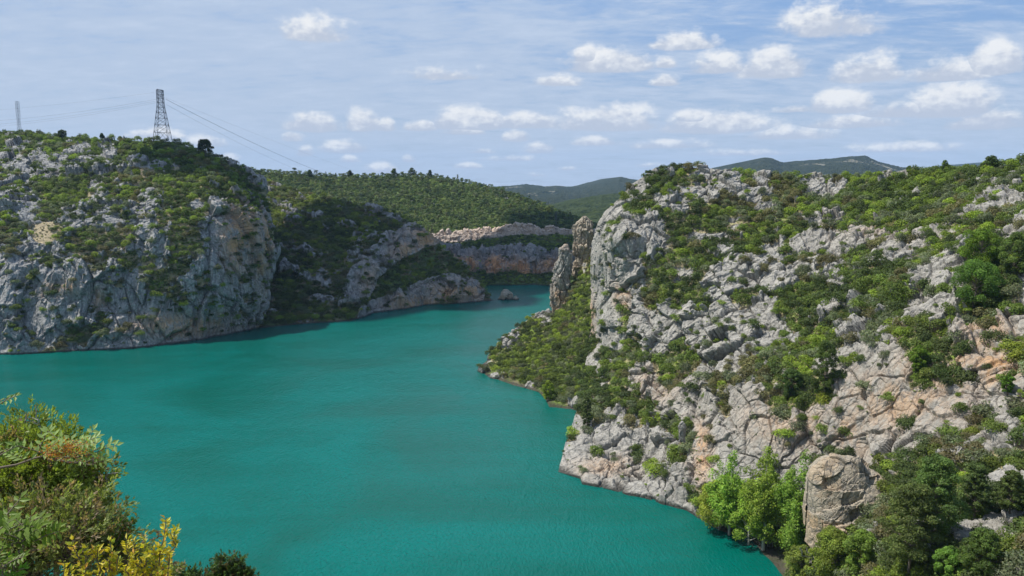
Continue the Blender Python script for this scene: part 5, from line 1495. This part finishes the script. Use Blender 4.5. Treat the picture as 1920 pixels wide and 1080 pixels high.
def yellow(rng, n, o):
    k = rng.random(n)[:, None]
    c = np.where(k < .55, NB_([[.66, .54, .04]]), np.where(k < .84, NB_([[.38, .42, .05]]), np.where(k < .9, NB_([[.60, .32, .06]]), NB_([[.70, .60, .12]]))))
    return c * (0.75 + 0.4 * rng.random((n, 1)))


leafy_stems('yellow_shrub', [(292, 1120, 312, 970, 3.0), (305, 1110, 330, 990, 3.05), (280, 1130, 268, 1000, 3.0), (262, 1130, 250, 1012, 3.0), (230, 1130, 238, 1010, 2.95), (210, 1120, 205, 1012, 2.9), (190, 1120, 180, 1022, 2.9),
                            (160, 1120, 135, 1012, 2.85), (170, 1130, 160, 1040, 2.85), (130, 1130, 118, 1050, 2.8), (285, 1130, 290, 1030, 3.0), (200, 1140, 222, 1042, 2.9), (310, 1130, 318, 1040, 3.02)],
            'shrub with bright yellow leaves and one tall sprig against the water, bottom left', yellow, 421, Vector((-1.3, 3.0, 84.8)), L=.024, W=.0125, dens=330)
leafy_stems('oak_bush', [(190, 1040, 238, 968, 3.5), (200, 1030, 258, 966, 3.5), (200, 1040, 222, 985, 3.5), (210, 1040, 250, 985, 3.5)],
            'small oak sprig with tiny dark green leaves between juniper and yellow shrub', lambda r, n, o: np.where(r.random((n, 1)) < .12, NB_([[.30, .16, .04]]), NB_([[.07, .135, .028]])) * (.75 + .5 * r.random((n, 1))), 422, Vector((-1.8, 3.5, 84.2)), L=.017, W=.012, dens=420)
leafy_stems('laurel_bush', [(0, 1130, 12, 1040, 2.6), (30, 1130, 26, 1052, 2.6), (-20, 1130, -4, 1030, 2.6)],
            'bright green leafy shoots in the very bottom left corner', lambda r, n, o: NB_([[.12, .26, .03]]) * (.75 + .5 * r.random((n, 1))), 423, Vector((-1.7, 2.6, 85.0)), L=.024, W=.011, dens=260)


def dead_twigs(name, lst, label, base, r0=.004, seed=5, forks=5, mat=None):
    rng = np.random.default_rng(seed); P = []; b = NB_(base)
    for (x0, y0, x1, y1, Y) in lst:
        a = NB_(at_px(x0, y0, Y)); e = NB_(at_px(x1, y1, Y)); pa = bent(a, e, rng, .07, 9); ln = np.linalg.norm(e - a)
        P.append((pa, np.linspace(r0, r0 * .3, 9)))
        for _ in range(forks):
            i = rng.integers(3, 8); f = pa[i] + unit(unit(e - a) + rng.normal(size=3) * .6) * ln * (.1 + .22 * rng.random())
            fp = bent(pa[i], f, rng, .08, 5); P.append((fp, np.linspace(r0 * .45, r0 * .18, 5)))
            for _ in range(2):
                h = fp[3] + unit(unit(f - pa[i]) + rng.normal(size=3) * .7) * ln * .09; P.append((bent(fp[3], h, rng, .08, 4), np.linspace(r0 * .25, r0 * .13, 4)))
    V, F = tube_arrays(P, 5); o = obj(name, mesh_np(name, V - b, F, smooth=True), mat or M_TWIG); o.location = base
    tag(o, label, 'twig'); return o


dead_twigs('bare_twig', [(80, 820, 66, 768, 3.9), (46, 812, 50, 776, 3.9)], 'bare forked twigs sticking up from the top of the juniper', Vector((-2.3, 3.9, 85.6)), .005, 1)
dead_twigs('bare_twig', [(150, 905, 222, 886, 4.1), (165, 872, 190, 855, 4.1)], 'bare twig tips reaching right from the juniper over the water', Vector((-2.1, 4.1, 85.4)), .006, 2)
dead_twigs('dead_branch', [(1500, 1028, 1536, 1072, 158), (1512, 1026, 1532, 1060, 158)], 'bleached dead branch lying in the bushes at the lower right', at_px(1520, 1050, 158), .16, 3, 4)
dead_twigs('bare_bush', [(1430, 1035, 1418, 1002, 183), (1434, 1036, 1428, 998, 183), (1438, 1038, 1440, 1000, 183), (1440, 1040, 1452, 1010, 183), (1430, 1036, 1408, 1020, 183), (1432, 1038, 1420, 1028, 183)], 'leafless grey bush at the waterline under the poplars', at_px(1434, 1038, 183), .08, 4, 9)
tb = near_tree('thin_tree', Vector((-2.12, 3.3, 84.6)), 1.75, .1, 'pine', (0.08, 0.1, .03), 'thin dark bare trunk standing in the lower left bushes', 'tree', 431, plain_material('dark_trunk', (0.05, 0.045, 0.035)), n=200, leaf=.012, crown_from=.5)
